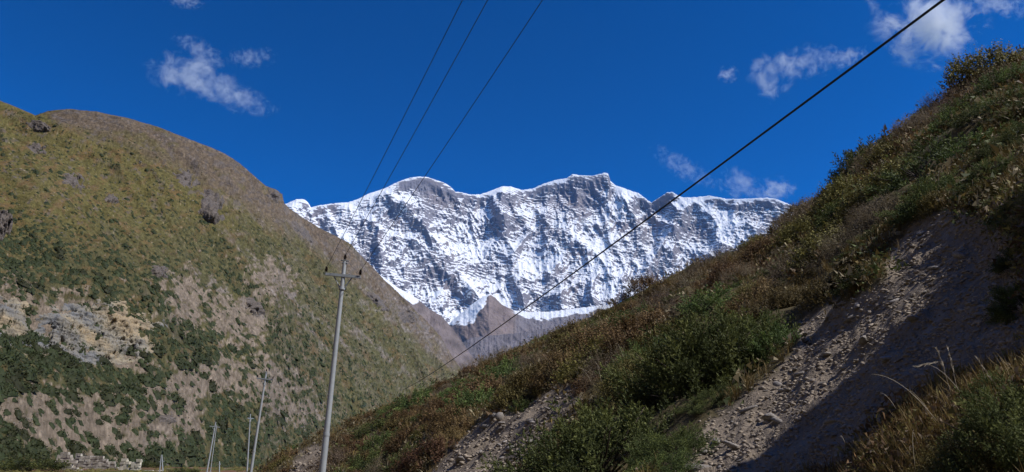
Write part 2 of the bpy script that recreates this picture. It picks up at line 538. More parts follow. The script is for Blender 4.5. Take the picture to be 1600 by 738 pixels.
# ------------------------------------------------------------------ ground sheet and valley floor
def floor_height(X, Y):
    r = np.hypot(X, Y)
    z = -5.0 + 0.0490 * np.minimum(r, 172)
    return z + 0.25 * fbm(X * 0.05, Y * 0.05, 3, 201) + 0.08 * fbm(X * 0.4, Y * 0.4, 3, 205)

azf = np.radians(np.linspace(-75, 20, 420)); rf = np.exp(np.linspace(math.log(12), math.log(420), 200))
A2, R2 = np.meshgrid(azf, rf, indexing='ij')
X, Y = np.sin(A2) * R2, np.cos(A2) * R2
Z = floor_height(X, Y)
n_a = fbm(X * 0.07, Y * 0.07, 4, 211) * 0.5 + 0.5
n_b = fbm(X * 0.5, Y * 0.5, 4, 215) * 0.5 + 0.5
cg, cr, cs = np.array([0.075, 0.085, 0.026]), np.array([0.15, 0.085, 0.055]), np.array([0.25, 0.21, 0.165])
w1 = sstep(0.42, 0.6, n_a)[..., None]; w2 = sstep(0.62, 0.72, n_b)[..., None]
C = (cr * (1 - w1) + cg * w1) * (1 - w2) + cs * w2
link("valley_floor", new_mesh("valley_floor", np.stack([X, Y, Z], -1).reshape(-1, 3), grid_faces(*X.shape)[:, ::-1], True, {"col": C.reshape(-1, 3)}),
     M['valley'], kind="structure", label="grassy valley floor with bare brown patches")

g = np.linspace(-6900, 6900, 40); gy = np.linspace(-900, 10300, 40)
X, Y = np.meshgrid(g, gy, indexing='ij')
Z = np.full_like(X, -12.0)
C = np.tile(np.array([0.12, 0.10, 0.06]), (X.size, 1))
link("ground", new_mesh("ground", np.stack([X, Y, Z], -1).reshape(-1, 3), grid_faces(*X.shape)[:, ::-1], True, {"col": C}), M['valley'],
     kind="structure", label="valley ground reaching to the horizon")

# ------------------------------------------------------------------ unseen valley slopes added behind and right of the camera to block low sky
azr = np.radians(np.linspace(52, 312, 150)); tr = np.concatenate([np.linspace(0, 1, 40), [1.3, 1.7]])
AZ, T = np.meshgrid(azr, tr, indexing='ij')
e1 = np.interp(AZ, np.radians([52, 75, 150, 190, 260, 312]), [.80, .85, .72, .50, .70, .62]) + 0.04 * np.sin(AZ * 3.1) + 0.06 * fbm(AZ * 4, AZ * 0, 3, 251)
r0v = np.interp(AZ, np.radians([52, 90, 180, 270, 312]), [170, 190, 420, 150, 130]); r1v = r0v + 560
tt = np.clip(T, 0, 1)
R = r0v + (r1v - r0v) * T
Z = -12 + (e1 * r1v + 12) * (0.7 * tt + 0.3 * tt ** 1.6) - np.maximum(T - 1, 0) * 250 + 12 * fbm(AZ * R / 60, R / 60, 4, 255) * tt
X, Y = np.sin(AZ) * R, np.cos(AZ) * R
na_ = (fbm(X / 50, Y / 50, 4, 261) * .5 + .5)[..., None]
C = np.array([0.078, 0.076, 0.034]) * na_ + np.array([0.17, 0.13, 0.10]) * (1 - na_)
link("added_valley_side", new_mesh("added_valley_side", np.stack([X, Y, Z], -1).reshape(-1, 3), grid_faces(*X.shape)[:, ::-1], True, {"col": C.reshape(-1, 3)}), M['valley'],
     kind="structure", label="unseen valley slopes added to block low sky light")

# ------------------------------------------------------------------ left mountainside
left_sil = [(-260, 60), (-120, 110), (-40, 140), (0, 158), (20, 166), (55, 181), (75, 174), (110, 171), (150, 175), (200, 185), (250, 200), (290, 216), (330, 231),
            (350, 240), (375, 256), (400, 278), (415, 291), (432, 297), (440, 304), (444, 318), (452, 326), (475, 342), (500, 357), (530, 372),
            (548, 382), (562, 398), (580, 415), (600, 437), (622, 457), (648, 484), (668, 503), (690, 528), (706, 556), (730, 590), (770, 640)]
laz, lte = sil(left_sil)
def left_params(az):
    te_s = np.interp(az, *LTE_S)
    te = np.interp(az, laz, lte)
    te = te + 0.0014 * fbm(az * 90, az * 0, 4, 301) + 0.0014 * fbm(az * 420, az * 0, 4, 302)
    r1 = np.interp(az, np.radians([-48, -33.7, -25, -17.5, -10, -5, 0]), [470, 640, 800, 1050, 1450, 1750, 1900])
    r0 = np.interp(az, np.radians([-48, -33.7, -25, -17.5, -10, -5, 0]), [125, 165, 200, 265, 520, 900, 1100])
    return te, te_s, r0, r1
LTE_S = smooth_curve(laz, lte, math.radians(4), 0.2)

def left_surface(AZ, T):
    """T 0 foot .. 1 ridge .. >1 far side -> X Y Z"""
    te, te_s, r0, r1 = left_params(AZ)
    tt = np.clip(T, 0, 1)
    te = te_s + (te - te_s) * sstep(0.75, 1.0, tt)
    R = r0 + (r1 - r0) * T
    z0 = floor_height(np.sin(AZ) * r0, np.cos(AZ) * r0) - 0.6
    z1 = te * r1
    prof = 0.62 * tt + 0.38 * (1 - (1 - tt) ** 1.5)
    Z = z0 + (z1 - z0) * prof - np.maximum(T - 1, 0) * (r1 - r0) * 0.35
    X, Y = np.sin(AZ) * R, np.cos(AZ) * R
    win = sstep(0, 0.08, tt) * sstep(1.0, 0.80, tt) ** 1.3
    # gullies run down the fall line (towards +X), ribs between
    wob = 26 * fbm(X / 160, Y / 160, 3, 311)
    rel = R / 500.0
    d = 25.0 * np.sqrt(rel) * (ridged((Y + 0.25 * X + wob) / 120, X / 420, 4, 321) - 0.45)
    d = d + 9.5 * np.sqrt(rel) * (ridged((Y + 0.25 * X + wob) / 34, X / 120, 4, 331) - 0.45)
    d2 = 1.9 * np.sqrt(rel) * fbm(X / 12, Y / 14, 5, 341, 0.68)
    # ledges in the crags
    led = np.abs(((Z + 0.12 * Y + 6 * fbm(X / 60, Y / 60, 3, 351)) / 9.0) % 1.0 - 0.5) * 2
    craggy = sstep(0.08, 0.3, fbm(X / 90, Y / 60, 4, 361))
    Z = Z + win * (d * 0.8) + (0.25 + 0.75 * win) * d2 + win * craggy * 3.4 * (led - 0.5)
    Z = np.where(T < 1, np.minimum(Z, np.interp(AZ, laz, lte) * R + 0.6 * d2 - 1.5 * (1 - tt)), Z)     # nothing pokes above the ridge
    return X, Y, Z

az_l = np.concatenate([np.linspace(px_azel(-420, 400)[0], px_azel(-20, 300)[0], 60, endpoint=False), np.linspace(px_azel(-20, 300)[0], px_azel(775, 600)[0], 780)])
t_l = np.concatenate([np.linspace(0, 0.5, 270, endpoint=False), np.linspace(0.5, 1.0, 170, endpoint=False), np.linspace(1.0, 1.6, 30)])
AZ, T = np.meshgrid(az_l, t_l, indexing='ij')
LX, LY, LZ = left_surface(AZ, T)
X, Y, Z = LX, LY, LZ
px, py = to_px(X, Y, Z)
# normals for ledge / slope dependent cover
P = np.stack([X, Y, Z], -1)
dU = np.gradient(P, axis=0); dV = np.gradient(P, axis=1)
Nn = np.cross(dV, dU); Nn /= np.linalg.norm(Nn, axis=-1, keepdims=True) + 1e-9
nz = np.abs(Nn[..., 2])
olive = np.array([0.128, 0.112, 0.042]); green = np.array([0.098, 0.092, 0.044]); tan = np.array([0.255, 0.205, 0.160])
scree = np.array([0.172, 0.130, 0.098]); rock = np.array([0.17, 0.145, 0.130]); grey = np.array([0.235, 0.210, 0.195]); rust = np.array([0.15, 0.095, 0.045])
nA = fbm(X / 45, Y / 45, 5, 401, 0.6); nB = fbm((Y + 0.2 * X) / 13, X / 26, 5, 411, 0.66); nC = 0.35 * fbm(X / 8, Y / 8, 4, 421, 0.6) + 0.8 * fbm(px / 13, py / 9, 5, 422, .65); dg_ = sstep(330, 480, px); nB = 0.25 * nB + 0.85 * (dg_ * fbm((px + py) / 46, (py - px) / 17, 5, 423, .65) + (1 - dg_) * fbm((px + .25 * py) / 26, py / 14, 5, 424, .68)); nD = fbm(X / 150, Y / 150, 3, 431)
def bl(C, col, w): return C * (1 - w[..., None]) + col * w[..., None]
C = np.tile(green, X.shape + (1,)).astype(float)
hi = sstep(420, 300, py + 60 * nA + 0.10 * (px - 200))            # upper meadow
C = bl(C, olive, np.clip(hi + 0.35 * sstep(0.0, 0.3, nA), 0, 1))
C = bl(C, rust, 0.65 * sstep(0.0, 0.3, nB) * (1 - 0.5 * hi))
# purple brown top and its right flank
ridge_y = np.interp(px, [0, 100, 200, 300, 400, 440, 520, 600, 700], [158, 171, 185, 220, 278, 304, 365, 437, 545])
dist_r = py - ridge_y
top = sstep(1.0, 0.35, (dist_r + 22 * nA + 10 * nB) / np.interp(px, [0, 60, 150, 300, 400, 480, 600, 700], [1, 14, 48, 80, 85, 66, 60, 40]))
C = bl(C, scree * (0.85 + 0.25 * np.clip(nB, -1, 1))[..., None], 0.88 * np.clip(top, 0, 1))
C = bl(C, rock * 0.62, 0.85 * np.clip(top, 0, 1) * sstep(0.0, 0.22, nC + 0.5 * nB)); C = bl(C, olive * .9, 0.7 * np.clip(top, 0, 1) * sstep(0.15, 0.4, nA - .5 * nB))
# bare tan earth between the shrubs lower down
zone = np.zeros_like(px)
for b in [(90, 500, 150, 60, 5), (290, 470, 60, 60, 30), (370, 500, 70, 55, 20), (60, 300, 60, 40, 0), (330, 590, 110, 40, -15), (120, 660, 190, 62, 8), (60, 640, 70, 40, 0), (200, 690, 70, 25, 0),
          (270, 650, 60, 45, 30), (420, 600, 90, 60, 10), (470, 640, 80, 40, 0), (20, 480, 60, 60, 0), (430, 440, 60, 50, 40), (180, 560, 90, 20, 15)]:
    zone = np.maximum(zone, blob(px, py, *b))
bare = sstep(0.16, 0.30, (nB * 0.4 + nC * 0.6) * 1.1 + 0.44 * zone - 0.06 + 0.1 * nD + 0.09 * sstep(540, 620, py) * sstep(400, 300, px) - 0.20 * sstep(400, 560, px))
C = bl(C, tan * (0.85 + 0.35 * np.clip(nC, -1, 1))[..., None], bare * np.clip(1.1 - hi, 0, 1) * 0.95)
# grey scree streaks running down to the right
streak = np.zeros_like(px)
for (x1, y1, x2, y2, w) in [(530, 500, 646, 592, 8), (340, 350, 560, 560, 6), (400, 420, 520, 560, 6), (560, 470, 700, 560, 9), (600, 455, 690, 545, 12), (300, 420, 420, 500, 8), (450, 340, 600, 480, 5), (330, 300, 430, 360, 6)]:
    L2 = math.hypot(x2 - x1, y2 - y1); ux, uy = (x2 - x1) / L2, (y2 - y1) / L2
    a = (px - x1) * ux + (py - y1) * uy; bb = np.abs(-(px - x1) * uy + (py - y1) * ux + 6 * nA)
    streak = np.maximum(streak, sstep(1.3, 0.5, bb / w) * sstep(-20, 20, a) * sstep(L2 + 20, L2 - 20, a))
C = bl(C, grey * (0.8 + 0.5 * np.clip(nC, -1, 1))[..., None], streak * sstep(-0.1, 0.35, nC + nB) * 0.6)
C = bl(C, rock, (.30 + .5 * np.clip(top, 0, 1)) * sstep(0.60, 0.45, nz) * sstep(-0.2, 0.2, nA + nC))
nE = fbm(px / 4.6, py / 3.0, 3, 425, 0.7)
C = bl(C, tan * 1.1, 0.55 * sstep(0.46, 0.56, nE + 0.3 * nC + 0.25 * nB))
C = C * (1 + 0.85 * nE[..., None]) * (1 + 0.25 * nC[..., None])
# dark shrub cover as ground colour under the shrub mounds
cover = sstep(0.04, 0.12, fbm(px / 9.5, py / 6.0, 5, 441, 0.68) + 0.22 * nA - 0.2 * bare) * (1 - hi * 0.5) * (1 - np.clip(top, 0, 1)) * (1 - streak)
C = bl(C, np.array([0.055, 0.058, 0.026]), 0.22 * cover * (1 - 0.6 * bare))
haz_ = sstep(.05, .3, nB + nC) * np.clip(hi, 0, 1) * (1 - np.clip(top, 0, 1)); C = bl(C, rust * 1.15, 0.6 * haz_); C = bl(C, rock * .8, 0.75 * sstep(.16, .32, nC - .4 * nB) * np.clip(hi, 0, 1))
C = np.clip(C, 0.01, 0.8)
link("mountainside", new_mesh("mountainside", P.reshape(-1, 3), grid_faces(*X.shape)[:, ::-1], True, {"col": C.reshape(-1, 3)}),
     M['mountain_slope'], kind="structure", label="steep left valley side of olive turf, shrubs and scree")
_k = 22
iu = np.arange(P.shape[0]); iv = np.arange(P.shape[1])
gA = P[np.minimum(iu + _k, len(iu) - 1)] - P[np.maximum(iu - _k, 0)]; gB = P[:, np.minimum(iv + _k, len(iv) - 1)] - P[:, np.maximum(iv - _k, 0)]
L_N = np.cross(gB, gA); L_N /= np.linalg.norm(L_N, axis=-1, keepdims=True) + 1e-9
L_N *= np.sign(L_N[..., 2:3] + 1e-6)
L_px, L_py, L_cover, L_bare = px, py, cover ** 1.5 * (1 - 0.75 * bare) + (.02 + .10 * sstep(400, 520, px)) * (1 - np.clip(top, 0, 1)), bare
L_T = T

# ------------------------------------------------------------------ snow mountain
peak_sil = [(300, 420), (360, 380), (420, 330), (440, 322), (450, 317), (462, 312), (474, 311), (481, 316), (486, 324), (500, 321), (520, 318), (545, 316), (560, 311), (575, 303),
            (600, 295), (612, 289), (625, 283), (640, 278), (655, 276), (668, 277), (680, 281), (695, 286), (704, 292), (712, 300), (722, 301), (734, 304),
            (750, 304), (762, 300), (775, 295), (785, 291), (800, 292), (815, 297), (832, 295), (850, 287), (870, 281), (885, 279), (895, 272), (905, 274),
            (925, 275), (938, 272), (944, 270), (950, 271), (954, 283), (962, 290), (975, 294), (985, 298), (998, 302), (1008, 310), (1018, 317), (1030, 309), (1042, 301),
            (1050, 300), (1060, 306), (1068, 309), (1090, 308), (1108, 306), (1120, 308), (1135, 311), (1160, 311), (1180, 310), (1200, 309), (1215, 312), (1240, 322),
            (1300, 336), (1400, 352), (1520, 380), (1640, 420)]
maz, mte = sil(peak_sil)
NAZ, NT = 1300, 380
az_m = np.concatenate([np.linspace(px_azel(330, 420)[0], px_azel(430, 400)[0], 60, endpoint=False), np.linspace(px_azel(430, 400)[0], px_azel(1240, 350)[0], NAZ - 180, endpoint=False), np.linspace(px_azel(1240, 350)[0], px_azel(1560, 400)[0], 120)])
t_m = np.concatenate([np.linspace(0, 1, NT - 24), 1 + np.linspace(0.02, 0.6, 24)])
AZ, T = np.meshgrid(az_m, t_m, indexing='ij')
te = np.interp(AZ, maz, mte)
te = te + 0.0010 * fbm(AZ * 260, AZ * 0, 4, 501)
r1 = 9000 + 350 * np.sin(AZ * 9 + 1)
r0 = 6900 + 200 * np.sin(AZ * 7)
te0 = 0.165
tt = np.clip(T, 0, 1)
R = r0 + (r1 - r0) * T
z1 = te * r1; z0 = te0 * r0
prof = 0.78 * tt + 0.22 * tt ** 2.2
Z = z0 + (z1 - z0) * prof - np.maximum(T - 1, 0) * 1500
S = AZ * 8500                                     # metres along the wall
win = sstep(1.0, 0.93, tt)
px, py = to_px(np.sin(AZ) * R, np.cos(AZ) * R, Z)
more = np.zeros_like(px)
for b in [(1100, 325, 40, 22, 0, .9), (1135, 345, 22, 30, 60, .8), (745, 345, 30, 60, 20, .35), (780, 385, 60, 20, 0, .5), (690, 455, 30, 8, 0, .6), (735, 455, 20, 8, 0, .6),
          (840, 415, 60, 24, -10, .5), (970, 320, 26, 34, 60, .6), (930, 400, 60, 40, -40, .35), (560, 330, 60, 16, 0, .4), (870, 285, 24, 8, 0, .6),
          (470, 330, 30, 18, 0, .4), (1060, 385, 50, 18, -15, .5), (640, 400, 50, 30, 40, .25), (930, 465, 40, 7, -10, .6), (800, 440, 80, 6, -14, .5), (820, 335, 12, 34, -30, .5),
          (640, 372, 60, 9, 10, .4), (740, 466, 130, 9, 0, .5), (870, 462, 110, 12, -8, .5), (730, 490, 60, 14, 0, .5), (620, 455, 60, 8, 15, .3), (990, 450, 40, 10, -15, .4)]:
    more = np.maximum(more, b[5] * blob(px, py, *b[:5]))
less = np.zeros_like(px)
for b in [(680, 302, 34, 22, 10, .8), (668, 340, 30, 26, 0, .35), (795, 318, 24, 20, -20, .7), (790, 350, 40, 16, -20, .5), (870, 320, 36, 26, -20, .5), (905, 310, 40, 26, -25, .75),
          (930, 282, 26, 12, 0, .6), (1035, 316, 20, 14, -30, .95), (1010, 345, 30, 26, 0, .4), (600, 415, 60, 34, 20, .38), (660, 425, 50, 24, 0, .4), (700, 430, 40, 30, 0, .3),
          (575, 380, 30, 22, 0, .45), (522, 330, 6, 16, -15, .9), (1085, 365, 30, 18, 0, .5), (865, 370, 24, 14, 20, .6), (760, 425, 60, 24, 0, .3), (860, 450, 80, 20, -10, .3),
          (985, 395, 50, 18, -30, .25), (1180, 335, 40, 16, 0, .3), (700, 470, 70, 10, 0, .4), (780, 478, 90, 14, 0, .3), (880, 490, 90, 16, -12, .5)]:
    less = np.maximum(less, b[5] * blob(px, py, *b[:5]))
calm = 1 - 0.75 * np.clip(more * 1.3, 0, 1)
warp = 90 * fbm(S / 700, Z / 700, 3, 511)
lean = 0.32 * np.sin(S / 900.0 + 2.2)
butt = ridged((S + warp + (lean + .05) * (Z - 2500)) / 820, (Z) / 2400, 3, 521, 0.5)
ribs = ridged((S + 0.8 * warp - lean * (Z - 2500)) / 300, Z / 620, 4, 531, 0.55)
fl = ridged((S + 0.5 * warp + .5 * lean * (Z - 2500)) / 95, Z / 260, 4, 541, 0.55)
dip = 0.30 * S + 140 * fbm(S / 1300, Z / 1300, 3, 551)
q = (Z + dip + 45 * fbm(S / 330, Z / 200, 3, 553)) / (62.0)
led = (q % 1.0); led = np.minimum(led / 0.75, (1 - led) / 0.25)
q2 = (Z + dip * 1.1 + 20 * fbm(S / 200, Z / 200, 3, 552)) / 24.0
led2 = (q2 % 1.0); led2 = np.minimum(led2 / 0.7, (1 - led2) / 0.3)
rockz = sstep(-0.1, 0.35, fbm(S / 420, Z / 300, 4, 561))
ledv = sstep(-0.25, 0.35, fbm(S / 260, Z / 200, 3, 563))
flz = blob(px, py, 985, 325, 50, 45) + .5 * blob(px, py, 740, 350, 60, 60)
D = 270 * (butt - 0.4) + (105 * (ribs - 0.4) + (34 + 60 * flz) * (fl - 0.4)) * (0.4 + 0.6 * calm) + calm * ( (4 + 26 * rockz * ledv) * (led - 0.5) + (2 + 9 * ledv) * (led2 - 0.5) + 21 * fbm(S / 75, Z / 50, 5, 571, 0.62))
R2 = R - D * win - (1 - win) * 8 * fbm(S / 50, Z / 50, 4, 581)
X, Y = np.sin(AZ) * R2, np.cos(AZ) * R2
P = np.stack([X, Y, Z], -1)
dU = np.gradient(P, axis=0); dV = np.gradient(P, axis=1)
Nn = np.cross(dV, dU); Nn /= np.linalg.norm(Nn, axis=-1, keepdims=True) + 1e-9
nz = np.abs(Nn[..., 2])
crest = sstep(5, 1, (T < 1) * (1 - T) * 240 + 0) * 0.22
strat = led - 0.5
snow = 0.60 + 1.9 * (nz - 0.54) + 0.55 * more - 0.85 * less + crest + 0.16 * strat * -1 + 0.34 * fbm((S - .1 * Z) / 150, (Z + dip) / 48, 5, 591, .62) + 0.55 * fbm((S + .3 * Z) / 520, Z / 300, 4, 597) + 0.16 * (0.45 - fl)
sm = fbm(S / 500, Z / 400, 3, 595)
rockc = np.array([0.205, 0.198, 0.225]) * (1 + 0.35 * fbm(S / 90, Z / 40, 4, 596))[..., None]
rockc = rockc * (1 - 0.3 * sstep(0, .4, sm)[..., None]) + np.array([0.29, 0.225, 0.20]) * 0.3 * sstep(0, .4, sm)[..., None]
rz_ = np.clip(less + 0.35 - 0.5 * more, 0, 1); snow = snow + 0.46 * rz_ * np.cos(2 * np.pi * (Z + 0.45 * S * np.where(px < 740, -.35, 1) + 40 * fbm(S / 300, Z / 300, 3, 598)) / 46.0) + 0.16 * rz_ * np.cos(2 * np.pi * (Z + 0.3 * S + 30 * fbm(S / 200, Z / 100, 3, 599)) / 21.0)
snow = snow + 0.5 * sstep(470, 495, py) * sstep(-.3, .2, fbm(S / 300, Z / 60, 4, 593))
snow = np.where(T > 1, 1.0, snow)
me = new_mesh("snow_mountain", P.reshape(-1, 3), grid_faces(*X.shape)[:, ::-1], True,
              {"col": np.clip(rockc, 0.02, 0.6).reshape(-1, 3), "snow": snow.reshape(-1)})
link("snow_mountain", me, M['snow'], kind="structure", label="snow-covered rock wall of a high mountain closing the valley")

# ------------------------------------------------------------------ brown foothills below the snow wall
def foothill(name, label, pts, r_ridge, r_foot, seed, snow_fn, a0=None, amp=40, tz0=0.10, n=(420, 150)):
    faz, fte = sil(pts)
    az = np.linspace(faz[0], faz[-1], n[0]); t = np.concatenate([np.linspace(0, 1, n[1] - 16), 1 + np.linspace(0.03, 0.8, 16)])
    AZ, T = np.meshgrid(az, t, indexing='ij')
    te = np.interp(AZ, faz, fte) + 0.0014 * fbm(AZ * 300, AZ * 0, 4, seed)
    tt = np.clip(T, 0, 1)
    R = r_foot + (r_ridge - r_foot) * T
    z1 = te * r_ridge; z0 = np.minimum(tz0 * r_foot, z1 * 0.55)
    Z = z0 + (z1 - z0) * tt ** 1.05 - np.maximum(T - 1, 0) * (r_ridge - r_foot) * 0.75
    win = sstep(1.0, 0.9, tt)
    S = AZ * 6000
    D = amp * (ridged((S + 0.3 * Z) / 300, Z / 900, 4, seed + 5) - 0.4) + amp * 0.6 * (ridged((S + .4 * Z) / 80, Z / 200, 4, seed + 9) - 0.4) + 12 * fbm(S / 25, Z / 25, 4, seed + 13)
    R2 = R - D * win
    X, Y = np.sin(AZ) * R2, np.cos(AZ) * R2
    px, py = to_px(np.sin(AZ) * R, np.cos(AZ) * R, Z)
    w, rc = snow_fn(px, py, S, Z, T)
    me = new_mesh(name, np.stack([X, Y, Z], -1).reshape(-1, 3), grid_faces(*X.shape)[:, ::-1], True, {"col": rc.reshape(-1, 3), "snow": w.reshape(-1)})
    return link(name, me, M['snow'], kind="structure", label=label)

brown = np.array([0.225, 0.178, 0.163]); mauve = np.array([0.190, 0.172, 0.180])
def snow_spur(px, py, S, Z, T):
    w = np.full_like(px, -0.9)
    edge = 770 - (py - 458) * 0.66                       # line down the spur's crest
    left = sstep(4, -4, px - edge + 5 * fbm(S / 80, Z / 80, 3, 631)) * sstep(520, 500, py + 9 * fbm(S / 60, Z / 60, 3, 632)) * sstep(690, 704, px)
    w = w + 1.9 * left
    w = w + 1.25 * sstep(24, 2, py - np.interp(px, [780, 800, 825, 860, 900, 950, 1010], [470, 482, 488, 487, 482, 476, 470]) + 20 * fbm(S / 80, Z / 45, 5, 633, .65)) * sstep(778, 800, px)
    w = w + 1.25 * blob(px, py, 806, 478, 26, 7, 38) + 1.2 * blob(px, py, 850, 492, 44, 9, 6) + 0.9 * blob(px, py, 905, 482, 60, 9, -8)
    rc = brown * (0.85 + 0.5 * fbm(S / 120, Z / 120, 4, 635))[..., None]
    m = sstep(-0.2, 0.4, fbm(S / 260, Z / 400, 3, 637) + (px - 800) / 160)[..., None]
    return w, np.clip(rc * (1 - m) + mauve * m, .02, .6)
foothill("foothill", "brown spur with a snow patch on its left flank", [(600, 560), (660, 535), (690, 516), (706, 502), (724, 487), (742, 472), (756, 463), (765, 460), (772, 464), (784, 476), (802, 485), (825, 488), (860, 487), (900, 482), (950, 476), (1010, 470), (1080, 480)],
         6400, 4900, 600, snow_spur)
def snow_left(px, py, S, Z, T):
    w = np.full_like(px, -0.9)
    a = (px - 588) * 0.82 + (py - 430) * 0.57; b = np.abs(-(px - 588) * 0.57 + (py - 430) * 0.82)
    w = w + 0.9 * sstep(14, 2, (py - np.interp(px, [585, 605, 622, 640, 668, 690], [424, 437, 450, 460, 480, 494])) + 5 * fbm(S / 60, Z / 30, 4, 663)) * (px > 600)
    w = w + 2.0 * sstep(9, 4, b + 2 * fbm(S / 40, Z / 40, 3, 661)) * sstep(-10, 5, a) * sstep(84, 66, a)
    rc = (brown * 0.8 + mauve * 0.2) * (0.8 + 0.6 * fbm(S / 70, Z / 70, 4, 665))[..., None]
    return w, np.clip(rc, .02, .6)
foothill("foothill", "dark brown shoulder with a long snow streak behind the left slope", [(520, 400), (560, 408), (585, 424), (605, 437), (622, 450), (640, 459), (652, 467), (668, 481), (690, 494), (708, 515), (722, 535), (740, 560), (770, 590)],
         3600, 2700, 640, snow_left, amp=22)
foothill("foothill", "mauve scree slope beyond the bushy hillside", [(640, 600), (690, 560), (715, 540), (735, 528), (780, 523), (815, 520), (860, 512), (900, 505), (1000, 495)],
         4600, 3600, 680, lambda px, py, S, Z, T: (np.full_like(px, -0.9), np.clip(mauve * (0.9 + 0.5 * fbm(S / 90, Z / 90, 4, 681))[..., None], .02, .6)), amp=26)

# ------------------------------------------------------------------ crags and the pale cliff on the left slope
_colte = np.maximum.accumulate((LZ / np.hypot(LX, LY))[:, :441], axis=1)
def hit_left(px, py):
    px = np.atleast_1d(np.asarray(px, float)); py = np.atleast_1d(np.asarray(py, float))
    az, te = px_azel(px, py)
    i = np.clip(np.searchsorted(az_l, az), 1, len(az_l) - 1)
    out = np.zeros((len(px), 3))
    for k in range(len(px)):
        c = _colte[i[k]]
        j = min(np.searchsorted(c, te[k]), 440)
        j = max(j, 1)
        a = (te[k] - c[j - 1]) / max(c[j] - c[j - 1], 1e-9); a = min(max(a, 0), 1)
        f = (az[k] - az_l[i[k] - 1]) / (az_l[i[k]] - az_l[i[k] - 1]); f = min(max(f, 0), 1)
        p0 = LXYZ[i[k] - 1, j - 1] * (1 - a) + LXYZ[i[k] - 1, j] * a
        p1 = LXYZ[i[k], j - 1] * (1 - a) + LXYZ[i[k], j] * a
        out[k] = p0 * (1 - f) + p1 * f
    return out
LXYZ = np.stack([LX, LY, LZ], -1)

def outcrop(name, label, cx, cy, rx, ry, bulge, mat, nu, nv, seed, strata=2.4, ang=0.0, rough=0.5, group=None, kind='crag', cat="rock"):
    u = np.linspace(-1, 1, nu); v = np.linspace(-1, 1, nv)
    U, V = np.meshgrid(u, v, indexing='ij')
    a = math.radians(ang)
    PXX = cx + U * rx * math.cos(a) - V * ry * math.sin(a); PYY = cy + U * rx * math.sin(a) + V * ry * math.cos(a)
    base = hit_left(PXX.ravel(), PYY.ravel()).reshape(nu, nv, 3)
    # smooth the base so that the rock has its own form
    for _ in range(3):
        base[1:-1, 1:-1] = (base[2:, 1:-1] + base[:-2, 1:-1] + base[1:-1, 2:] + base[1:-1, :-2]) / 4
    rho = np.sqrt(U * U + V * V) + 0.62 * fbm(U * 2.0 + seed, V * 2.0, 5, seed, .6)
    env = sstep(1.0, 0.30, rho) * 1.0 - 0.35 * sstep(0.8, 1.0, rho)
    Zc, Yc = base[..., 2], base[..., 1]
    lay = (Zc + 0.15 * Yc + strata * 0.6 * fbm(U * 3, V * 3, 3, seed + 3)) / strata
    fr = lay % 1.0
    led = np.where(fr < 0.75, 1.0, 0.35) + 0.5 * hash2(np.floor(lay), np.floor(lay * 0) , seed)
    cr = ridged(U * rx / 9 + 0.3 * fbm(U * 3, V * 6, 2, seed + 7), V * ry / 30, 3, seed + 5)
    hole = sstep(0.12, 0.32, fbm(U * rx / 16 + 3, V * ry / 12, 4, seed + 21, .6) + 0.25 * rho - .12)
    env = env * (1 - hole) - 0.3 * hole
    blk = np.floor(3.2 * fbm(U * rx / 9 + seed, V * ry / 7, 2, seed + 31) + .5 * U) / 3.2
    d = bulge * 0.62 * env * (0.55 + 0.45 * led * rough + 0.16 * (0.6 - cr) + 0.75 * blk) + bulge * 0.14 * fbm(U * rx / 7, V * ry / 5, 4, seed + 9, .6) * (env > 0)
    dirv = np.array([0.50, -0.66, 0.30]); dirv /= np.linalg.norm(dirv)
    Pp = base + dirv * d[..., None]
    c0 = Pp.reshape(-1, 3).mean(0)
    me = new_mesh(name, Pp.reshape(-1, 3) - c0, grid_faces(nu, nv)[:, ::-1], False)
    o = link(name, me, mat); o.location = c0
    o["label"] = label; o["category"] = cat
    if group: o["group"] = group
    return o

outcrop("limestone_cliff", "broad pale cream limestone cliff band on the lower left slope", 148, 522, 125, 56, 3.0, M['lime'], 260, 110, 711, 1.7, 3, 0.7, cat="cliff")
outcrop("limestone_cliff", "low grey broken cliff at the left end of the pale cliff band", 18, 500, 38, 46, 2.4, M['lime'], 60, 50, 722, 1.2, 0, 0.7, cat="cliff")
for lab, cx, cy, rx, ry, b, sd, ang in [
        ("tall dark blocky crag standing out of the upper meadow", 331, 324, 23, 31, 10, 731, -8),
        ("ragged brown crag just above and left of the tall dark crag", 292, 279, 24, 14, 6, 732, 25),
        ("grey boulder crag cut by the left edge of the picture", 3, 352, 18, 27, 6, 733, 0),
        ("low grey crag high on the left shoulder of the meadow", 62, 197, 22, 10, 4, 734, 20),
        ("flat crag below the left shoulder amid yellow turf", 58, 232, 18, 9, 3.5, 735, 10),
        ("small grey crag in the middle of the olive meadow", 174, 313, 12, 10, 3.5, 736, 10),
        ("broken crag in the meadow left of the small grey crag", 116, 283, 20, 12, 3.5, 737, 20),
        ("brown crag forming the step at the right end of the skyline", 430, 305, 17, 11, 8, 738, 35),
        ("dark crag on the shoulder beside the long snow streak", 636, 494, 20, 12, 12, 739, 20),
        ("reddish rock rib right of the big pole's crossarm", 590, 470, 24, 8, 7, 740, 45),
        ("grey rock rib below the skyline step", 470, 360, 30, 7, 5, 741, 42),
        ("grey crag low on the slope above the far small pole", 262, 655, 16, 9, 1.5, 742, 10),
        ("pinkish broken crag above the second pole", 398, 480, 22, 12, 4, 743, 40),
        ("low rubbly crag between meadow and shrubs left of the big pole", 250, 425, 18, 12, 3, 744, 20)]:
    outcrop("crag", lab, cx, cy, rx, ry, b, M['crag'], 40, 34, sd, 2.2, ang)

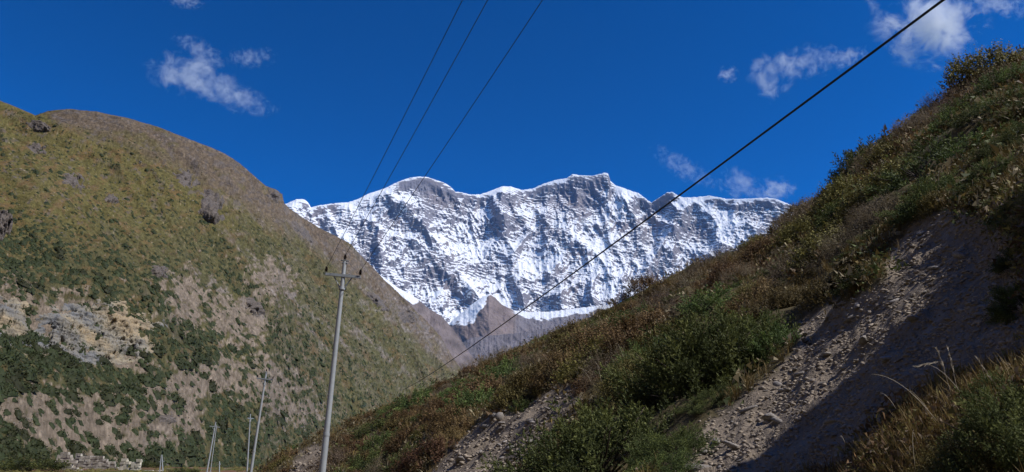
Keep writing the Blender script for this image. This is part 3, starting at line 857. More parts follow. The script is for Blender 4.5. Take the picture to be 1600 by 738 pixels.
# ------------------------------------------------------------------ shrubs on the left slope
def far_shrub_arrays(seed, nl=26, n=7):
    """low ragged mound: a lumpy half dome broken by leaf clumps"""
    r = np.random.RandomState(seed)
    rings = [(0.0, 1.0), (0.42, 0.85), (0.8, 0.48), (1.0, 0.0)]
    V = [[0, 0, 0.42]]
    for rad, h in rings[1:]:
        for k in range(n):
            a = 2 * math.pi * (k + r.uniform(-.25, .25)) / n; q = rad * r.uniform(.75, 1.25)
            V.append([math.cos(a) * q, math.sin(a) * q * 0.85, 0.42 * h * r.uniform(.8, 1.25) - 0.06])
    F = []
    for k in range(n): F.append([0, 1 + k, 1 + (k + 1) % n])
    for g_ in range(2):
        for k in range(n):
            a, b = 1 + g_ * n + k, 1 + g_ * n + (k + 1) % n; c, d = a + n, b + n
            F += [[a, c, d], [a, d, b]]
    V = np.array(V, float); T = list(r.uniform(0, .6, len(V)))
    L = []
    for k in range(nl):
        a = r.uniform(0, 2 * math.pi); q = math.sqrt(r.uniform(0, 1)) * 1.05
        p = np.array([math.cos(a) * q, math.sin(a) * q * .85, 0.40 * (1 - q * q * 0.8)])
        s_ = r.uniform(.12, .24); m_ = len(V) + len(L)
        for _ in range(3): L.append(p + r.uniform(-1, 1, 3) * s_ + [0, 0, .06]); T.append(r.uniform(.2, 1))
        F.append([m_, m_ + 1, m_ + 2])
    V = np.concatenate([V, np.array(L)]) if L else V
    return V, np.array(F), np.array(T)

area = np.abs(np.gradient(L_px, axis=0) * np.gradient(L_py, axis=1))
wgt = area * L_cover * (L_T < 0.99) * (L_px > -40) * (L_px < 720) * (L_py < 745) * (L_py > 150)
flat = wgt.ravel() / wgt.sum()
pick = RS.choice(flat.size, 13000, replace=False, p=flat)
pp = LXYZ.reshape(-1, 3)[pick]; pn = L_N.reshape(-1, 3)[pick]; ppx = L_px.ravel()[pick]; ppy = L_py.ravel()[pick]
# low shrubs in the lowest part are larger (2-3 m), dwarf mats higher up
hgt = sstep(300, 600, ppy)
rad = RS.uniform(0.40, 1.05, len(pp)) * (0.75 + 0.6 * hgt) * (1 + 0.9 * (RS.rand(len(pp)) < 0.10))
size_px = rad * 1200 / np.linalg.norm(pp, axis=1)
keep = size_px > 0.8
pn = pn[keep]
pn = np.where(pn[:, 2:3] < .62, [[0.5, -0.25, .83]], pn)
pp, ppx, ppy, rad, size_px = pp[keep], ppx[keep], ppy[keep], rad[keep], size_px[keep]
order = np.argsort(-size_px)
inside = (ppx > 4) & (ppx < 640) & (ppy < 725)
big = [i for i in order if inside[i]][:290]
bigset = set(big)
protos = []
for k in range(5):
    V, F, T_ = far_shrub_arrays(900 + k, 46)
    protos.append(new_mesh("slope_shrub", V, F, False, {"tone": T_}))
    protos[-1].materials.append(M['farshrub'])
ORD = ["leftmost", "second", "third", "fourth", "fifth", "sixth", "seventh", "eighth", "ninth", "tenth", "eleventh", "twelfth", "thirteenth", "fourteenth", "fifteenth", "sixteenth", "seventeenth",
       "eighteenth", "nineteenth", "twentieth", "twenty-first", "twenty-second", "twenty-third", "twenty-fourth", "twenty-fifth"]
def number_labels(items, plural, single):
    """items: (object, px, py, zone); singles each out by its order from the left within its zone"""
    zones = {}
    for it in items: zones.setdefault(it[3], []).append(it)
    for z_, l_ in zones.items():
        l_.sort(key=lambda q: q[1]); n = len(l_)
        for k, it in enumerate(l_):
            if n == 1: lab = single + " " + z_
            elif k == 0: lab = "leftmost of the " + plural + " " + z_
            elif k == n - 1: lab = "rightmost of the " + plural + " " + z_
            elif k < len(ORD) and k <= n // 2: lab = ORD[k] + " from the left of the " + plural + " " + z_
            elif n - 1 - k < len(ORD): lab = ORD[n - 1 - k] + " from the right of the " + plural + " " + z_
            else: lab = ORD[min(k, 24)] + " from the left of the many " + plural + " " + z_
            it[0]["label"] = lab; it[0]["group"] = plural + " " + z_
def slope_zone(x, y):
    if y > 672: return "behind the ruins" if x < 130 else "behind the two pale pillars" if x < 250 else "behind the far poles"
    if y > 615: return "low at the left edge" if x < 100 else "low above the ruins" if x < 220 else "left of the far poles" if x < 330 else "near the second pole's top"
    if y > 565: return "lower left edge" if x < 100 else "below the pale cliff" if x < 230 else "below the cliff's right end" if x < 340 else "left of the tall pole"
    if y > 470: return "around the pale cliff" if x < 150 else "at the cliff's right end" if x < 300 else "right of the cliff"
    return "above the cliff at the left edge" if x < 100 else "above the pale cliff" if x < 230 else "below the tall dark crag"
shr_items = []
for n_, i in enumerate(big):
    o = link("juniper_shrub", protos[n_ % 5]); o.location = pp[i] + np.array([0, 0, -0.05 * rad[i]])
    o.scale = (rad[i] * rnd.uniform(.9, 1.35), rad[i], rad[i] * rnd.uniform(1.0, 1.5)); o.rotation_mode = 'QUATERNION'
    o.rotation_quaternion = Vector(pn[i] * [.85, .85, 1]).normalized().to_track_quat('Z', 'Y') @ Quaternion((0, 0, 1), rnd.uniform(0, 6.28))
    o["category"] = "shrub"; shr_items.append((o, ppx[i], ppy[i], slope_zone(ppx[i], ppy[i])))
number_labels(shr_items, "dark juniper mounds", "dark juniper mound")
rest = np.array([i for i in range(len(pp)) if i not in bigset])
vv, ff, tt_ = [], [], []; off = 0
sm_p = [far_shrub_arrays(950 + k, 9, 4) for k in range(6)]
for k in range(6):
    sel = rest[k::6]
    V, F, T_ = sm_p[k]
    a = RS.uniform(0, 6.28, len(sel)); ca, sa = np.cos(a)[:, None], np.sin(a)[:, None]
    s_ = rad[sel][:, None]
    lx, ly = (V[:, 0] * ca - V[:, 1] * sa) * s_, (V[:, 0] * sa + V[:, 1] * ca) * s_
    gx_, gy_ = -pn[sel, 0:1] / pn[sel, 2:3] * .85, -pn[sel, 1:2] / pn[sel, 2:3] * .85
    X_ = lx + pp[sel, 0:1]; Y_ = ly + pp[sel, 1:2]
    Z_ = V[:, 2] * s_ * RS.uniform(1.0, 2.0, (len(sel), 1)) + lx * gx_ + ly * gy_ + pp[sel, 2:3] - 0.04 * s_
    vv.append(np.stack([X_, Y_, Z_], -1).reshape(-1, 3))
    ff.append((F[None] + (np.arange(len(sel)) * len(V))[:, None, None]).reshape(-1, 3) + off)
    tt_.append(np.clip(np.tile(T_, len(sel)) * 0.8 + np.repeat(RS.uniform(-.2, .3, len(sel)), len(V)), 0, 1)); off += len(sel) * len(V)
link("shrub_cover", new_mesh("shrub_cover", np.concatenate(vv), np.concatenate(ff), False, {"tone": np.concatenate(tt_)}), M['farshrub'],
     kind="stuff", label="scattered dark green shrubs covering the left slope", category="shrubs")

# loose pale stones on the left slope
def rock_arrays(seed, n=6):
    r = np.random.RandomState(seed)
    V = [[0, 0, .5 * r.uniform(.7, 1.1)]]
    for h, q in ((.28, .8), (-.15, 1.0)):
        for k in range(n):
            a = 2 * math.pi * (k + r.uniform(-.3, .3)) / n; rr = q * r.uniform(.75, 1.2) * .6
            V.append([math.cos(a) * rr, math.sin(a) * rr * .8, h * r.uniform(.6, 1.3)])
    V.append([0, 0, -.35])
    F = [[0, 1 + k, 1 + (k + 1) % n] for k in range(n)]
    for k in range(n):
        a, b = 1 + k, 1 + (k + 1) % n; F += [[a, a + n, b + n], [a, b + n, b]]
        F.append([2 * n + 1, n + 1 + (k + 1) % n, n + 1 + k])
    return np.array(V), np.array(F)

def scatter_mesh(name, arrays, pos, size, squash=(0.5, 0.9), tilt=0.4, rs=RS, tone=None, aniso=True):
    vv, ff, tt2 = [], [], []; off = 0; m = len(arrays)
    for k in range(m):
        V, F = arrays[k][:2]; sel = np.arange(len(pos))[k::m]; ns = len(sel)
        if not ns: continue
        a = rs.uniform(0, 6.28, ns)[:, None]; b = rs.uniform(-tilt, tilt, ns)[:, None]
        x, y, z = V[:, 0] * (rs.uniform(.7, 1.3, (ns, 1)) if aniso else 1), V[:, 1], V[:, 2] * rs.uniform(*squash, (ns, 1))
        x, z = x * np.cos(b) - z * np.sin(b), x * np.sin(b) + z * np.cos(b)
        X_, Y_ = x * np.cos(a) - y * np.sin(a), x * np.sin(a) + y * np.cos(a)
        s_ = size[sel][:, None]
        vv.append(np.stack([X_ * s_ + pos[sel, 0:1], Y_ * s_ + pos[sel, 1:2], z * s_ + pos[sel, 2:3]], -1).reshape(-1, 3))
        ff.append((F[None] + (np.arange(ns) * len(V))[:, None, None]).reshape(-1, 3) + off); off += ns * len(V)
        if tone is not None:
            tt2.append(np.clip(np.tile(arrays[k][2], ns) * 0.7 + np.repeat(tone[sel], len(V)), 0, 1))
    return new_mesh(name, np.concatenate(vv), np.concatenate(ff), False, {"tone": np.concatenate(tt2)} if tone is not None else None)

w2 = area * (0.05 + L_bare + 0.6 * (Nn.shape[0] > 0)) * (L_T < 0.97) * (L_px > -30) * (L_px < 720) * (L_py < 745)
pk = RS.choice(w2.size, 2600, replace=False, p=w2.ravel() / w2.sum())
pos = LXYZ.reshape(-1, 3)[pk]
link("slope_stones", scatter_mesh("slope_stones", [rock_arrays(40 + k, 5) for k in range(6)], pos, RS.uniform(.3, 1.1, len(pos)) ** 1.5 * np.linalg.norm(pos, axis=1) / 420), M['lime'],
     kind="stuff", label="loose pale stones strewn over the left slope", category="stones")

# ------------------------------------------------------------------ shrubs of the near hillside
def juniper_arrays(lod, seed):
    """plumes: every frond carries side sprays, every spray its needles"""
    r = np.random.RandomState(seed)
    nf, nbr, nn, ln, w = ((115, 22, 11, .044, .014), (64, 13, 7, .075, .026), (36, 9, 4, .12, .050))[lod]
    phi = r.uniform(0, 2 * np.pi, nf); cz = r.uniform(0.0, 1, nf); sz = np.sqrt(1 - cz * cz)
    d = np.stack([np.cos(phi) * sz, np.sin(phi) * sz, cz], -1)
    lump = 1 + .25 * noise2(d[:, 0] * 2 + seed, d[:, 1] * 2 + d[:, 2], seed)
    fo = d * np.array([1, 1, .5]) * (lump * r.uniform(.35, .72, nf))[:, None]
    fa = d * np.array([1, 1, .7]) + np.array([0, 0, .55]) + r.normal(0, .16, (nf, 3)); fa /= np.linalg.norm(fa, axis=1, keepdims=True)
    fl_ = r.uniform(.30, .58, nf); ft = r.uniform(0, .45, nf)
    t = (np.arange(nbr)[None] + r.uniform(0, 1, (nf, nbr))) / nbr
    a0 = np.cross(fa, [.3, .2, 1.]); a0 /= np.linalg.norm(a0, axis=1, keepdims=True); b0 = np.cross(fa, a0)
    th = np.arange(nbr)[None] * 2.4 + r.uniform(0, 6.28, (nf, 1))
    rad_ = a0[:, None] * np.cos(th)[..., None] + b0[:, None] * np.sin(th)[..., None]
    bo = fo[:, None] + fa[:, None] * (t * fl_[:, None])[..., None]
    ba = fa[:, None] * .75 + rad_ * .75; ba /= np.linalg.norm(ba, axis=-1, keepdims=True)
    bl_ = .20 * (1.05 - .75 * t) * r.uniform(.75, 1.2, t.shape)
    bo, ba, bl_ = bo.reshape(-1, 3), ba.reshape(-1, 3), bl_.ravel(); tn = (np.repeat(ft, nbr) + .25 * t.ravel()); n = len(bo)
    u = (np.arange(nn)[None] + r.uniform(0, 1, (n, nn))) / nn
    a0 = np.cross(ba, [.2, .35, 1.]); a0 /= np.linalg.norm(a0, axis=1, keepdims=True) + 1e-6; b0 = np.cross(ba, a0)
    th = r.uniform(0, 6.28, (n, nn)); od = a0[:, None] * np.cos(th)[..., None] + b0[:, None] * np.sin(th)[..., None]
    pos = bo[:, None] + ba[:, None] * (u * bl_[:, None])[..., None]
    q = np.cross(ba[:, None].repeat(nn, 1), od); td = od * .7 + ba[:, None]; td /= np.linalg.norm(td, axis=-1, keepdims=True)
    ll = (ln * (1 - .4 * u) * r.uniform(.7, 1.3, u.shape))[..., None]
    V = np.stack([pos - q * w * .5, pos + q * w * .5, pos + td * ll], 2).reshape(-1, 3)
    tone = np.repeat(np.clip(tn[:, None] + .28 * u + r.uniform(-.08, .08, u.shape), 0, 1).ravel(), 3)
    return V, np.arange(len(V)).reshape(-1, 3), tone

def bush_arrays(kind, lod, seed):
    if kind == 'juniper': return juniper_arrays(lod, seed)
    r = np.random.RandomState(seed)
    P_ = {'juniper': dict(n=(1300, 560, 240), k=(26, 11, 5), L=.36, ln=(.046, .080, .15), w=(.012, .024, .05), up=.75, h=.60, fwd=1.0),
          'rust': dict(n=(1500, 620, 240), k=(14, 8, 5), L=.30, ln=(.045, .075, .12), w=(.013, .026, .055), up=1.0, h=.62, fwd=.5),
          'pale': dict(n=(1300, 560, 220), k=(14, 8, 5), L=.36, ln=(.060, .085, .13), w=(.007, .016, .036), up=1.1, h=.66, fwd=.8),
          'olive': dict(n=(1500, 620, 240), k=(14, 8, 5), L=.24, ln=(.042, .075, .12), w=(.012, .026, .055), up=.8, h=.55, fwd=.6)}[kind]
    n, k, ln, w = P_['n'][lod], P_['k'][lod], P_['ln'][lod], P_['w'][lod]
    phi = r.uniform(0, 2 * np.pi, n); cz = r.uniform(-0.05, 1, n) ** 1.0
    cz = np.where(np.isnan(cz), 0, cz)
    sz = np.sqrt(np.clip(1 - cz * cz, 0, 1))
    d = np.stack([np.cos(phi) * sz, np.sin(phi) * sz, cz], -1)
    lump = 1 + 0.30 * noise2(d[:, 0] * 2.1 + seed, d[:, 1] * 2.1 + d[:, 2] * 1.7, seed) + 0.16 * noise2(d[:, 0] * 5 + seed, d[:, 1] * 5 + d[:, 2] * 4, seed + 1)
    rr = r.uniform(0.35, 1, n) ** 0.55 * 0.88 * lump
    o = d * rr[:, None] * np.array([1, 1, P_['h']])
    if kind != 'juniper':                              # leaves gather in rounded clumps with gaps between
        nc_ = 46
        ci = r.randint(0, nc_, n); cc_ = o[:nc_] / (np.linalg.norm(o[:nc_] / np.array([1, 1, P_['h']]), axis=1, keepdims=True) + 1e-6) * r.uniform(.6, 1.05, (nc_, 1))
        off_ = r.normal(0, .085, (n, 3)); o = cc_[ci] + off_
        d = cc_[ci] / np.array([1, 1, P_['h']]) * .6 + off_ * 5; d[:, 2] = np.abs(d[:, 2]) * .9 + .1
    ax = d * np.array([1, 1, .8]) + np.array([0, 0, P_['up']]) + r.normal(0, .28, (n, 3))
    ax /= np.linalg.norm(ax, axis=1, keepdims=True)
    L = P_['L'] * r.uniform(.55, 1.25, n)
    t = (np.arange(k) + r.uniform(0, 1, (n, k))) / k
    bend = np.array([0, 0, .25])
    pos = o[:, None] + ax[:, None] * (L[:, None] * t)[..., None] + bend * (t ** 2 * L[:, None])[..., None]
    a0 = np.cross(ax, [0.3, 0.2, 1.0]); a0 /= np.linalg.norm(a0, axis=1, keepdims=True) + 1e-6
    b0 = np.cross(ax, a0)
    th = r.uniform(0, 2 * np.pi, (n, k))
    od = a0[:, None] * np.cos(th)[..., None] + b0[:, None] * np.sin(th)[..., None]
    q = np.cross(ax[:, None].repeat(k, 1), od)
    tipd = od * .8 + ax[:, None] * P_['fwd']; tipd /= np.linalg.norm(tipd, axis=-1, keepdims=True)
    ll = (ln * (1 - .45 * t) * r.uniform(.7, 1.3, (n, k)))[..., None]
    v0 = pos - q * w * .5; v1 = pos + q * w * .5; v2 = pos + tipd * ll
    if kind in ('rust', 'olive'):
        v0, v1 = pos + tipd * ll * .5 - q * w, pos + tipd * ll * .5 + q * w
        V = np.stack([pos, v0, v2, v1], 2).reshape(-1, 3)
        F = np.arange(len(V)).reshape(-1, 4); F = np.concatenate([F[:, [0, 1, 2]], F[:, [0, 2, 3]]])
        m = 4
    else:
        V = np.stack([v0, v1, v2], 2).reshape(-1, 3); F = np.arange(len(V)).reshape(-1, 3); m = 3
    tone = np.repeat((np.clip(r.uniform(0, .55, (n, 1)) + .35 * t + r.uniform(-.1, .1, (n, k)), 0, 1)).ravel(), m)
    return V, F, tone

def stem_mesh(seed, k=14):
    r = random.Random(seed); mb = MB()
    for i in range(k):
        a = r.uniform(0, 6.28); e = r.uniform(.15, .9)
        d = Vector((math.cos(a) * math.cos(e), math.sin(a) * math.cos(e), math.sin(e) * .8))
        L = r.uniform(.6, .95)
        pts = [Vector((0, 0, -.1)), d * L * .3 + Vector((0, 0, .02)), d * L * .65 + Vector((r.uniform(-.05, .05), r.uniform(-.05, .05), .04)), d * L + Vector((0, 0, .08))]
        mb.tube(pts, [.018, .013, .008, .004], 4)
    return mb.mesh("stem", True)

STEMS = [stem_mesh(k) for k in range(3)]
for s_ in STEMS: s_.materials.append(M['twig'])
BUSH = {}
for kind in ('juniper', 'rust', 'pale', 'olive'):
    for lod in range(3):
        for v in range(3 if lod else 2):
            V, F, T_ = bush_arrays(kind, lod, 100 + 10 * lod + v)
            me = new_mesh("foliage", V, F, False, {"tone": T_}); me.materials.append(M[kind]); BUSH[kind, lod, v] = me

NAMES = {'juniper': ('juniper_bush', 'green feathery juniper bush'), 'rust': ('rust_shrub', 'rust-brown leafy shrub'),
         'pale': ('twiggy_shrub', 'pale dry twiggy shrub'), 'olive': ('olive_shrub', 'olive-yellow low shrub')}
placed = []
def near_zone(x, y):
    sy = np.interp(x, [p[0] for p in near_sil], [p[1] for p in near_sil])
    if y - sy < 32:
        return ("on the highest skyline" if x > 1450 else "on the upper skyline" if x > 1300 else "on the skyline step" if x > 1180 else "on the skyline below the snow" if x > 980 else "on the middle skyline" if x > 820
                else "on the skyline by the spur" if x > 690 else "on the low skyline")
    if x > 1250: return ("high on the right slope" if x > 1420 else "above the gully head") if y < 340 else "over the upper gully" if y < 440 else "in the gully" if x < 1500 else "on the shaded bank"
    if x > 1000: return "left of the upper gully" if y < 480 else "beside the big thicket" if y < 560 else "beside the lower gully"
    if x > 780: return "on the middle slope" if y < 590 else "by the shaded hollow"
    return "near the tall pole" if x < 580 else "under the cable's end"
bush_items = {}
def add_bush(px, py, wpx, kind, label=None, hr=1.0, sink=0.08, flat=1.0, yaw=None):
    ok, r, x, y, z = hit_near(px, py)
    if not ok[0]: return None
    r, x, y, z = float(r[0]), float(x[0]), float(y[0]), float(z[0])
    dist = math.sqrt(x * x + y * y + z * z)
    R = wpx * (0.60 if label and kind == 'juniper' else 0.5) * dist / F_PX / 1.12
    lod = 0 if (wpx > 110 and dist < 12) or (wpx > 50 and dist < 7) else (1 if wpx > 34 else 2)
    v = rnd.randrange(2 if lod == 0 else 3)
    e = 0.35
    gz = grid_z(np.array([x - e, x + e, x, x]), np.array([y, y, y - e, y + e]))
    nx, ny = float(gz[0] - gz[1]) / (2 * e), float(gz[2] - gz[3]) / (2 * e)
    nrm = Vector((nx * .75, ny * .75, 1)).normalized()
    nm, base = NAMES[kind]
    o = thing(nm, label or "", "shrub", (x, y, z - sink * R))
    if not label: bush_items.setdefault(kind, []).append((o, px, py, near_zone(px, py)))
    q = nrm.to_track_quat('Z', 'Y') @ Quaternion((0, 0, 1), rnd.uniform(0, 6.28) if yaw is None else yaw)
    o.rotation_mode = 'QUATERNION'; o.rotation_quaternion = q
    o.scale = (R * rnd.uniform(.95, 1.1), R * rnd.uniform(.9, 1.0), R * hr)
    f = link("foliage", BUSH[kind, lod, v]); f.parent = o
    if dist < 45:
        st = link("stem", STEMS[rnd.randrange(3)]); st.parent = o
    placed.append((x, y, z, R, px, py))
    return o

HERO = [  # px, py of the base, width, kind, label, height ratio
    (930, 752, 290, 'juniper', "large feathery green juniper bush at the bottom centre foreground", 1.05),
    (1050, 715, 130, 'juniper', "juniper bush joined to the right end of the foreground juniper by the white stones", .9),
    (850, 760, 110, 'pale', "dry brown heath tuft on the left flank of the foreground juniper", 1.1),
    (1090, 610, 240, 'juniper', "big dark juniper thicket overhanging the gravel gully in mid slope", 1.25),
    (1150, 560, 190, 'juniper', "bright juniper top of the thicket nearest the gravel gully", 1.1),
    (1215, 548, 95, 'juniper', "small bright juniper spray at the right end of the big thicket", 1.1),
    (1010, 600, 150, 'olive', "olive shrub on the left shoulder of the big juniper thicket", 1.0),
    (1120, 485, 110, 'juniper', "dark juniper above the rust shrubs in mid slope", .9),
    (1180, 480, 100, 'rust', "rust-brown shrub between two junipers above the thicket", .9),
    (930, 545, 120, 'rust', "wide rust-brown shrub on the crest of the middle slope", .9),
    (1010, 520, 100, 'rust', "rust shrub just left of the dark mid-slope juniper", .9),
    (870, 585, 100, 'rust', "rust-brown shrub left of the wide rust shrub", .8),
    (960, 585, 110, 'pale', "pale grassy shrub above the foreground juniper", 1.0),
    (1240, 430, 90, 'pale', "grey-brown twiggy shrub above the gully head", 1.1),
    (1320, 400, 100, 'pale', "pale lilac-grey twiggy shrub at the top left of the gully", 1.1),
    (1370, 350, 90, 'pale', "dry mauve shrub on the slope over the gully", 1.0),
    (1285, 462, 80, 'olive', "olive shrub at the left edge of the upper gully", .9),
    (1330, 432, 60, 'olive', "dark shrub hanging into the upper gully", 1.0),
    (1440, 275, 150, 'juniper', "broad dark green juniper mat on the upper slope", .8),
    (1380, 215, 90, 'juniper', "dark juniper on the upper skyline below the right-hand cloud", .9),
    (1335, 260, 80, 'juniper', "dark juniper bulging out of the skyline step", 1.0),
    (1495, 176, 62, 'juniper', "dark juniper on the highest skyline step", .8),
    (1560, 122, 70, 'olive', "olive shrub at the top right corner of the slope", .7),
    (1465, 325, 56, 'olive', "round grey-brown shrub at the very head of the gully", 1.3),
    (1545, 310, 60, 'olive', "dark olive shrub on the shaded bank at the right edge", 1.3),
    (1578, 340, 56, 'juniper', "black-green juniper in shade at the right edge above the gully", 1.0),
    (1592, 410, 70, 'juniper', "black-green juniper in deep shade on the right bank", 1.0),
    (1596, 480, 80, 'juniper', "shaded juniper at the foot of the right bank", 1.3),
    (1130, 395, 80, 'juniper', "low juniper on the skyline against the snow mountain's foot", .9),
    (1225, 325, 80, 'juniper', "dark juniper where the skyline meets the mountain's right end", 1.1),
    (1320, 300, 60, 'juniper', "juniper under the skyline step", 1.0),
    (1275, 305, 60, 'juniper', "spiky juniper standing on the steep part of the skyline", 1.0),
    (645, 640, 90, 'juniper', "green juniper on the crest where the thick cable ends", .8),
    (740, 640, 110, 'juniper', "dark juniper in the hollow of the lower slope", .9),
    (700, 590, 54, 'juniper', "small dark juniper on the crest under the thick cable", .9),
    (640, 690, 80, 'rust', "rust-brown shrub in the middle of the lower slope", .8),
    (700, 640, 90, 'rust', "orange-brown shrub right of the cable end juniper", .7),
    (640, 725, 90, 'juniper', "bright green bush at the lower edge right of the big steel pole", .8),
    (575, 735, 90, 'juniper', "dark green bush at the bottom edge right of the big pole", .8),
    (815, 640, 42, 'juniper', "small round juniper tuft in the shaded hollow", 1.1),
    (830, 600, 110, 'olive', "olive-green shrub above the shaded hollow", .8),
    (1590, 700, 190, 'juniper', "large juniper filling the lower right corner", 1.1),
    (1520, 745, 170, 'olive', "olive shrub in the lower right corner beside the juniper", 1.0),
    (1570, 625, 120, 'juniper', "juniper tips at the right edge above the corner juniper", .9),
    (1480, 650, 90, 'pale', "dry yellowish tuft bush on the corner knoll", .9),
    (1420, 700, 90, 'olive', "low olive shrub on the left flank of the corner knoll", .8),
    (1370, 745, 80, 'pale', "dry twiggy tuft at the bottom edge of the corner knoll", .8),
]
for h_ in HERO: add_bush(h_[0], h_[1], h_[2], h_[3], h_[4], h_[5])

def hill_masks(px, py):
    return np.maximum(scree_m(px, py), np.maximum(gravel_m(px, py), path_m(px, py)))
sx_, sy_ = [p[0] for p in near_sil], [p[1] for p in near_sil]
cand = RS.uniform([400, 60], [1640, 760], (5200, 2))
cand = cand[cand[:, 1] > np.interp(cand[:, 0], sx_, sy_) - 4]
okc, rc_, xc_, yc_, zc_ = hit_near(cand[:, 0], cand[:, 1])
mk = hill_masks(cand[:, 0], cand[:, 1])
kindn = fbm(xc_ / 5.0, yc_ / 5.0, 3, 801)
kind2 = fbm(xc_ / 3.0, yc_ / 3.0, 3, 807)
nb = 0
for i in range(len(cand)):
    if not okc[i] or nb >= 620: continue
    if mk[i] > 0.25: continue
    x, y, z, r = xc_[i], yc_[i], zc_[i], rc_[i]
    cx, cy = cand[i]
    R = (rnd.uniform(.25, .6) if rnd.random() < .6 else rnd.uniform(.6, 1.15)) * (0.7 + min(r, 50) / 45.0) * (1 if mk[i] < .25 else .35)
    wpx = 2 * R * 1.12 * F_PX / r
    if cy - np.interp(cx, sx_, sy_) < 26: R *= .62; wpx *= .62
    if wpx > 150 or wpx < 9: continue
    if any((x - p[0]) ** 2 + (y - p[1]) ** 2 < (0.68 * (p[3] + R) * (1.0)) ** 2 for p in placed): continue
    k_ = kindn[i] + 0.15 * kind2[i]
    if cx < 1250 and cy < 760:
        kd = 'rust' if k_ > 0.10 else ('juniper' if k_ < -0.12 else ('olive' if kind2[i] > 0 else 'pale'))
    else:
        kd = 'juniper' if k_ < 0.06 else ('olive' if kind2[i] > -0.05 else 'pale')
    add_bush(cx, cy, wpx, kd, None, rnd.uniform(.5, .85) if kd == 'juniper' else rnd.uniform(.6, 1.05)); nb += 1
for kd, l_ in bush_items.items():
    number_labels(l_, {'juniper': 'green feathery junipers', 'rust': 'rust-brown shrubs', 'pale': 'pale twiggy shrubs', 'olive': 'olive-yellow shrubs'}[kd], NAMES[kd][1])
print("bushes", nb, len(placed))

# grass tufts and low heath between the shrubs: nobody could count it
def tuft_arrays(seed, n=9, spread=.35, h=1.0, w=.014):
    r = np.random.RandomState(seed); V = []; F = []; T_ = []
    for i in range(n):
        a = r.uniform(0, 6.28); b = np.array([math.cos(a), math.sin(a), 0]) * spread * r.uniform(0, .5)
        o = np.array([math.cos(a), math.sin(a), 0]) * r.uniform(.15, .8) * h * .6; hh = h * r.uniform(.6, 1.1)
        q = np.array([-math.sin(a), math.cos(a), 0]) * w
        m = len(V)
        V += [b - q, b + q, b + o * .4 + [0, 0, hh * .6] + q * .7, b + o * .4 + [0, 0, hh * .6] - q * .7, b + o + [0, 0, hh * (1 - .3 * r.rand())]]
        F += [[m, m + 1, m + 2], [m, m + 2, m + 3], [m + 3, m + 2, m + 4]]; T_ += [.2, .2, .5, .5, .9]
    return np.array(V), np.array(F), np.array(T_)
def clump_arrays(seed, n=16, ts=.15):
    r = np.random.RandomState(seed); V = []; F = []; T_ = []
    for i in range(n):
        a = r.uniform(0, 6.28); q = math.sqrt(r.rand()); p = np.array([math.cos(a) * q, math.sin(a) * q, .45 * (1 - q * q) + r.uniform(-.1, .1)])
        m = len(V); t_ = r.uniform(0, 1)
        for _ in range(3): V.append(p + r.normal(0, ts, 3) * [1, 1, 1.2]); T_.append(t_)
        F.append([m, m + 1, m + 2])
    return np.array(V), np.array(F), np.array(T_)
def sample_hill(n, seed, thr=None, inside=False, box=(395, 60, 1660, 800)):
    r = np.random.RandomState(seed)
    c = r.uniform([box[0], box[1]], [box[2], box[3]], (n, 2))
    c = c[c[:, 1] > np.interp(c[:, 0], sx_, sy_) - 6]
    m = hill_masks(c[:, 0] + r.normal(0, 8, len(c)), c[:, 1] + r.normal(0, 8, len(c)))
    c = c[(m > thr) if inside else (m < thr)]
    ok, r_, x, y, z = hit_near(c[:, 0], c[:, 1])
    if not inside:                                    # no low growth right around the big bushes: they stand over bare shaded soil
        for p in placed[:len(HERO)]:
            if p[3] > 0.22: ok &= (x - p[0]) ** 2 + (y - p[1]) ** 2 > (1.25 * p[3]) ** 2
    return c[ok], r_[ok], np.stack([x, y, z], -1)[ok]
c, r_, pos = sample_hill(30000, 5, .35)
link("dry_grass", scatter_mesh("dry_grass", [tuft_arrays(k, 12, .35, 1.0, .014) for k in range(6)], pos, RS.uniform(.05, .13, len(pos)) * (1 + r_ / 14), (0.7, 1.2), .3, tone=RS.uniform(-.1, .3, len(pos))), M['grass'],
     kind="stuff", label="dry yellow grass tufts between the shrubs of the near hillside", category="grass")
for nm, mt, seed, n, lab in (("brown_heath", 'rust', 6, 9000, "low brown heath carpeting the near hillside"), ("green_heath", 'olive', 7, 9000, "low olive-green ground cover on the near hillside"),
                             ("grey_heath", 'pale', 8, 7000, "dry grey-brown dwarf twigs on the near hillside"), ("dark_heath", 'juniper', 9, 4500, "low dark green creeping juniper on the near hillside")):
    c, r_, pos = sample_hill(n, seed, .3)
    kn = fbm(pos[:, 0] / 5, pos[:, 1] / 5, 3, 801)
    if mt == 'rust': sel = kn > 0.0
    elif mt == 'juniper': sel = kn < 0.02
    else: sel = kn > -1
    if mt == 'juniper': sel &= r_ > 6
    pos, r_ = pos[sel], r_[sel]
    nr = r_ < 7
    mats = []
    for part_, (sel2, cl) in enumerate(((nr, [clump_arrays(seed * 10 + k, 46, .055) for k in range(5)]), (~nr, [clump_arrays(seed * 10 + 5 + k, 18, .10) for k in range(5)]))):
        p2, r2 = pos[sel2], r_[sel2]
        mats.append((p2, RS.uniform(.06, .15, len(p2)) * (1 + r2 / 12) * np.clip(r2 / 5, .42, 1), cl))
    me_a = scatter_mesh(nm, mats[0][2], mats[0][0], mats[0][1], (.6, 1.3), .3, tone=RS.uniform(-.1, .35, len(mats[0][0])))
    link(nm, me_a, M[mt], kind="stuff", label=lab + ", close to the camera", category="ground cover")
    me_b = scatter_mesh(nm, mats[1][2], mats[1][0], mats[1][1], (.6, 1.3), .3, tone=RS.uniform(-.1, .35, len(mats[1][0])))
    link(nm, me_b, M[mt], kind="stuff", label=lab + ", farther up the slope", category="ground cover")

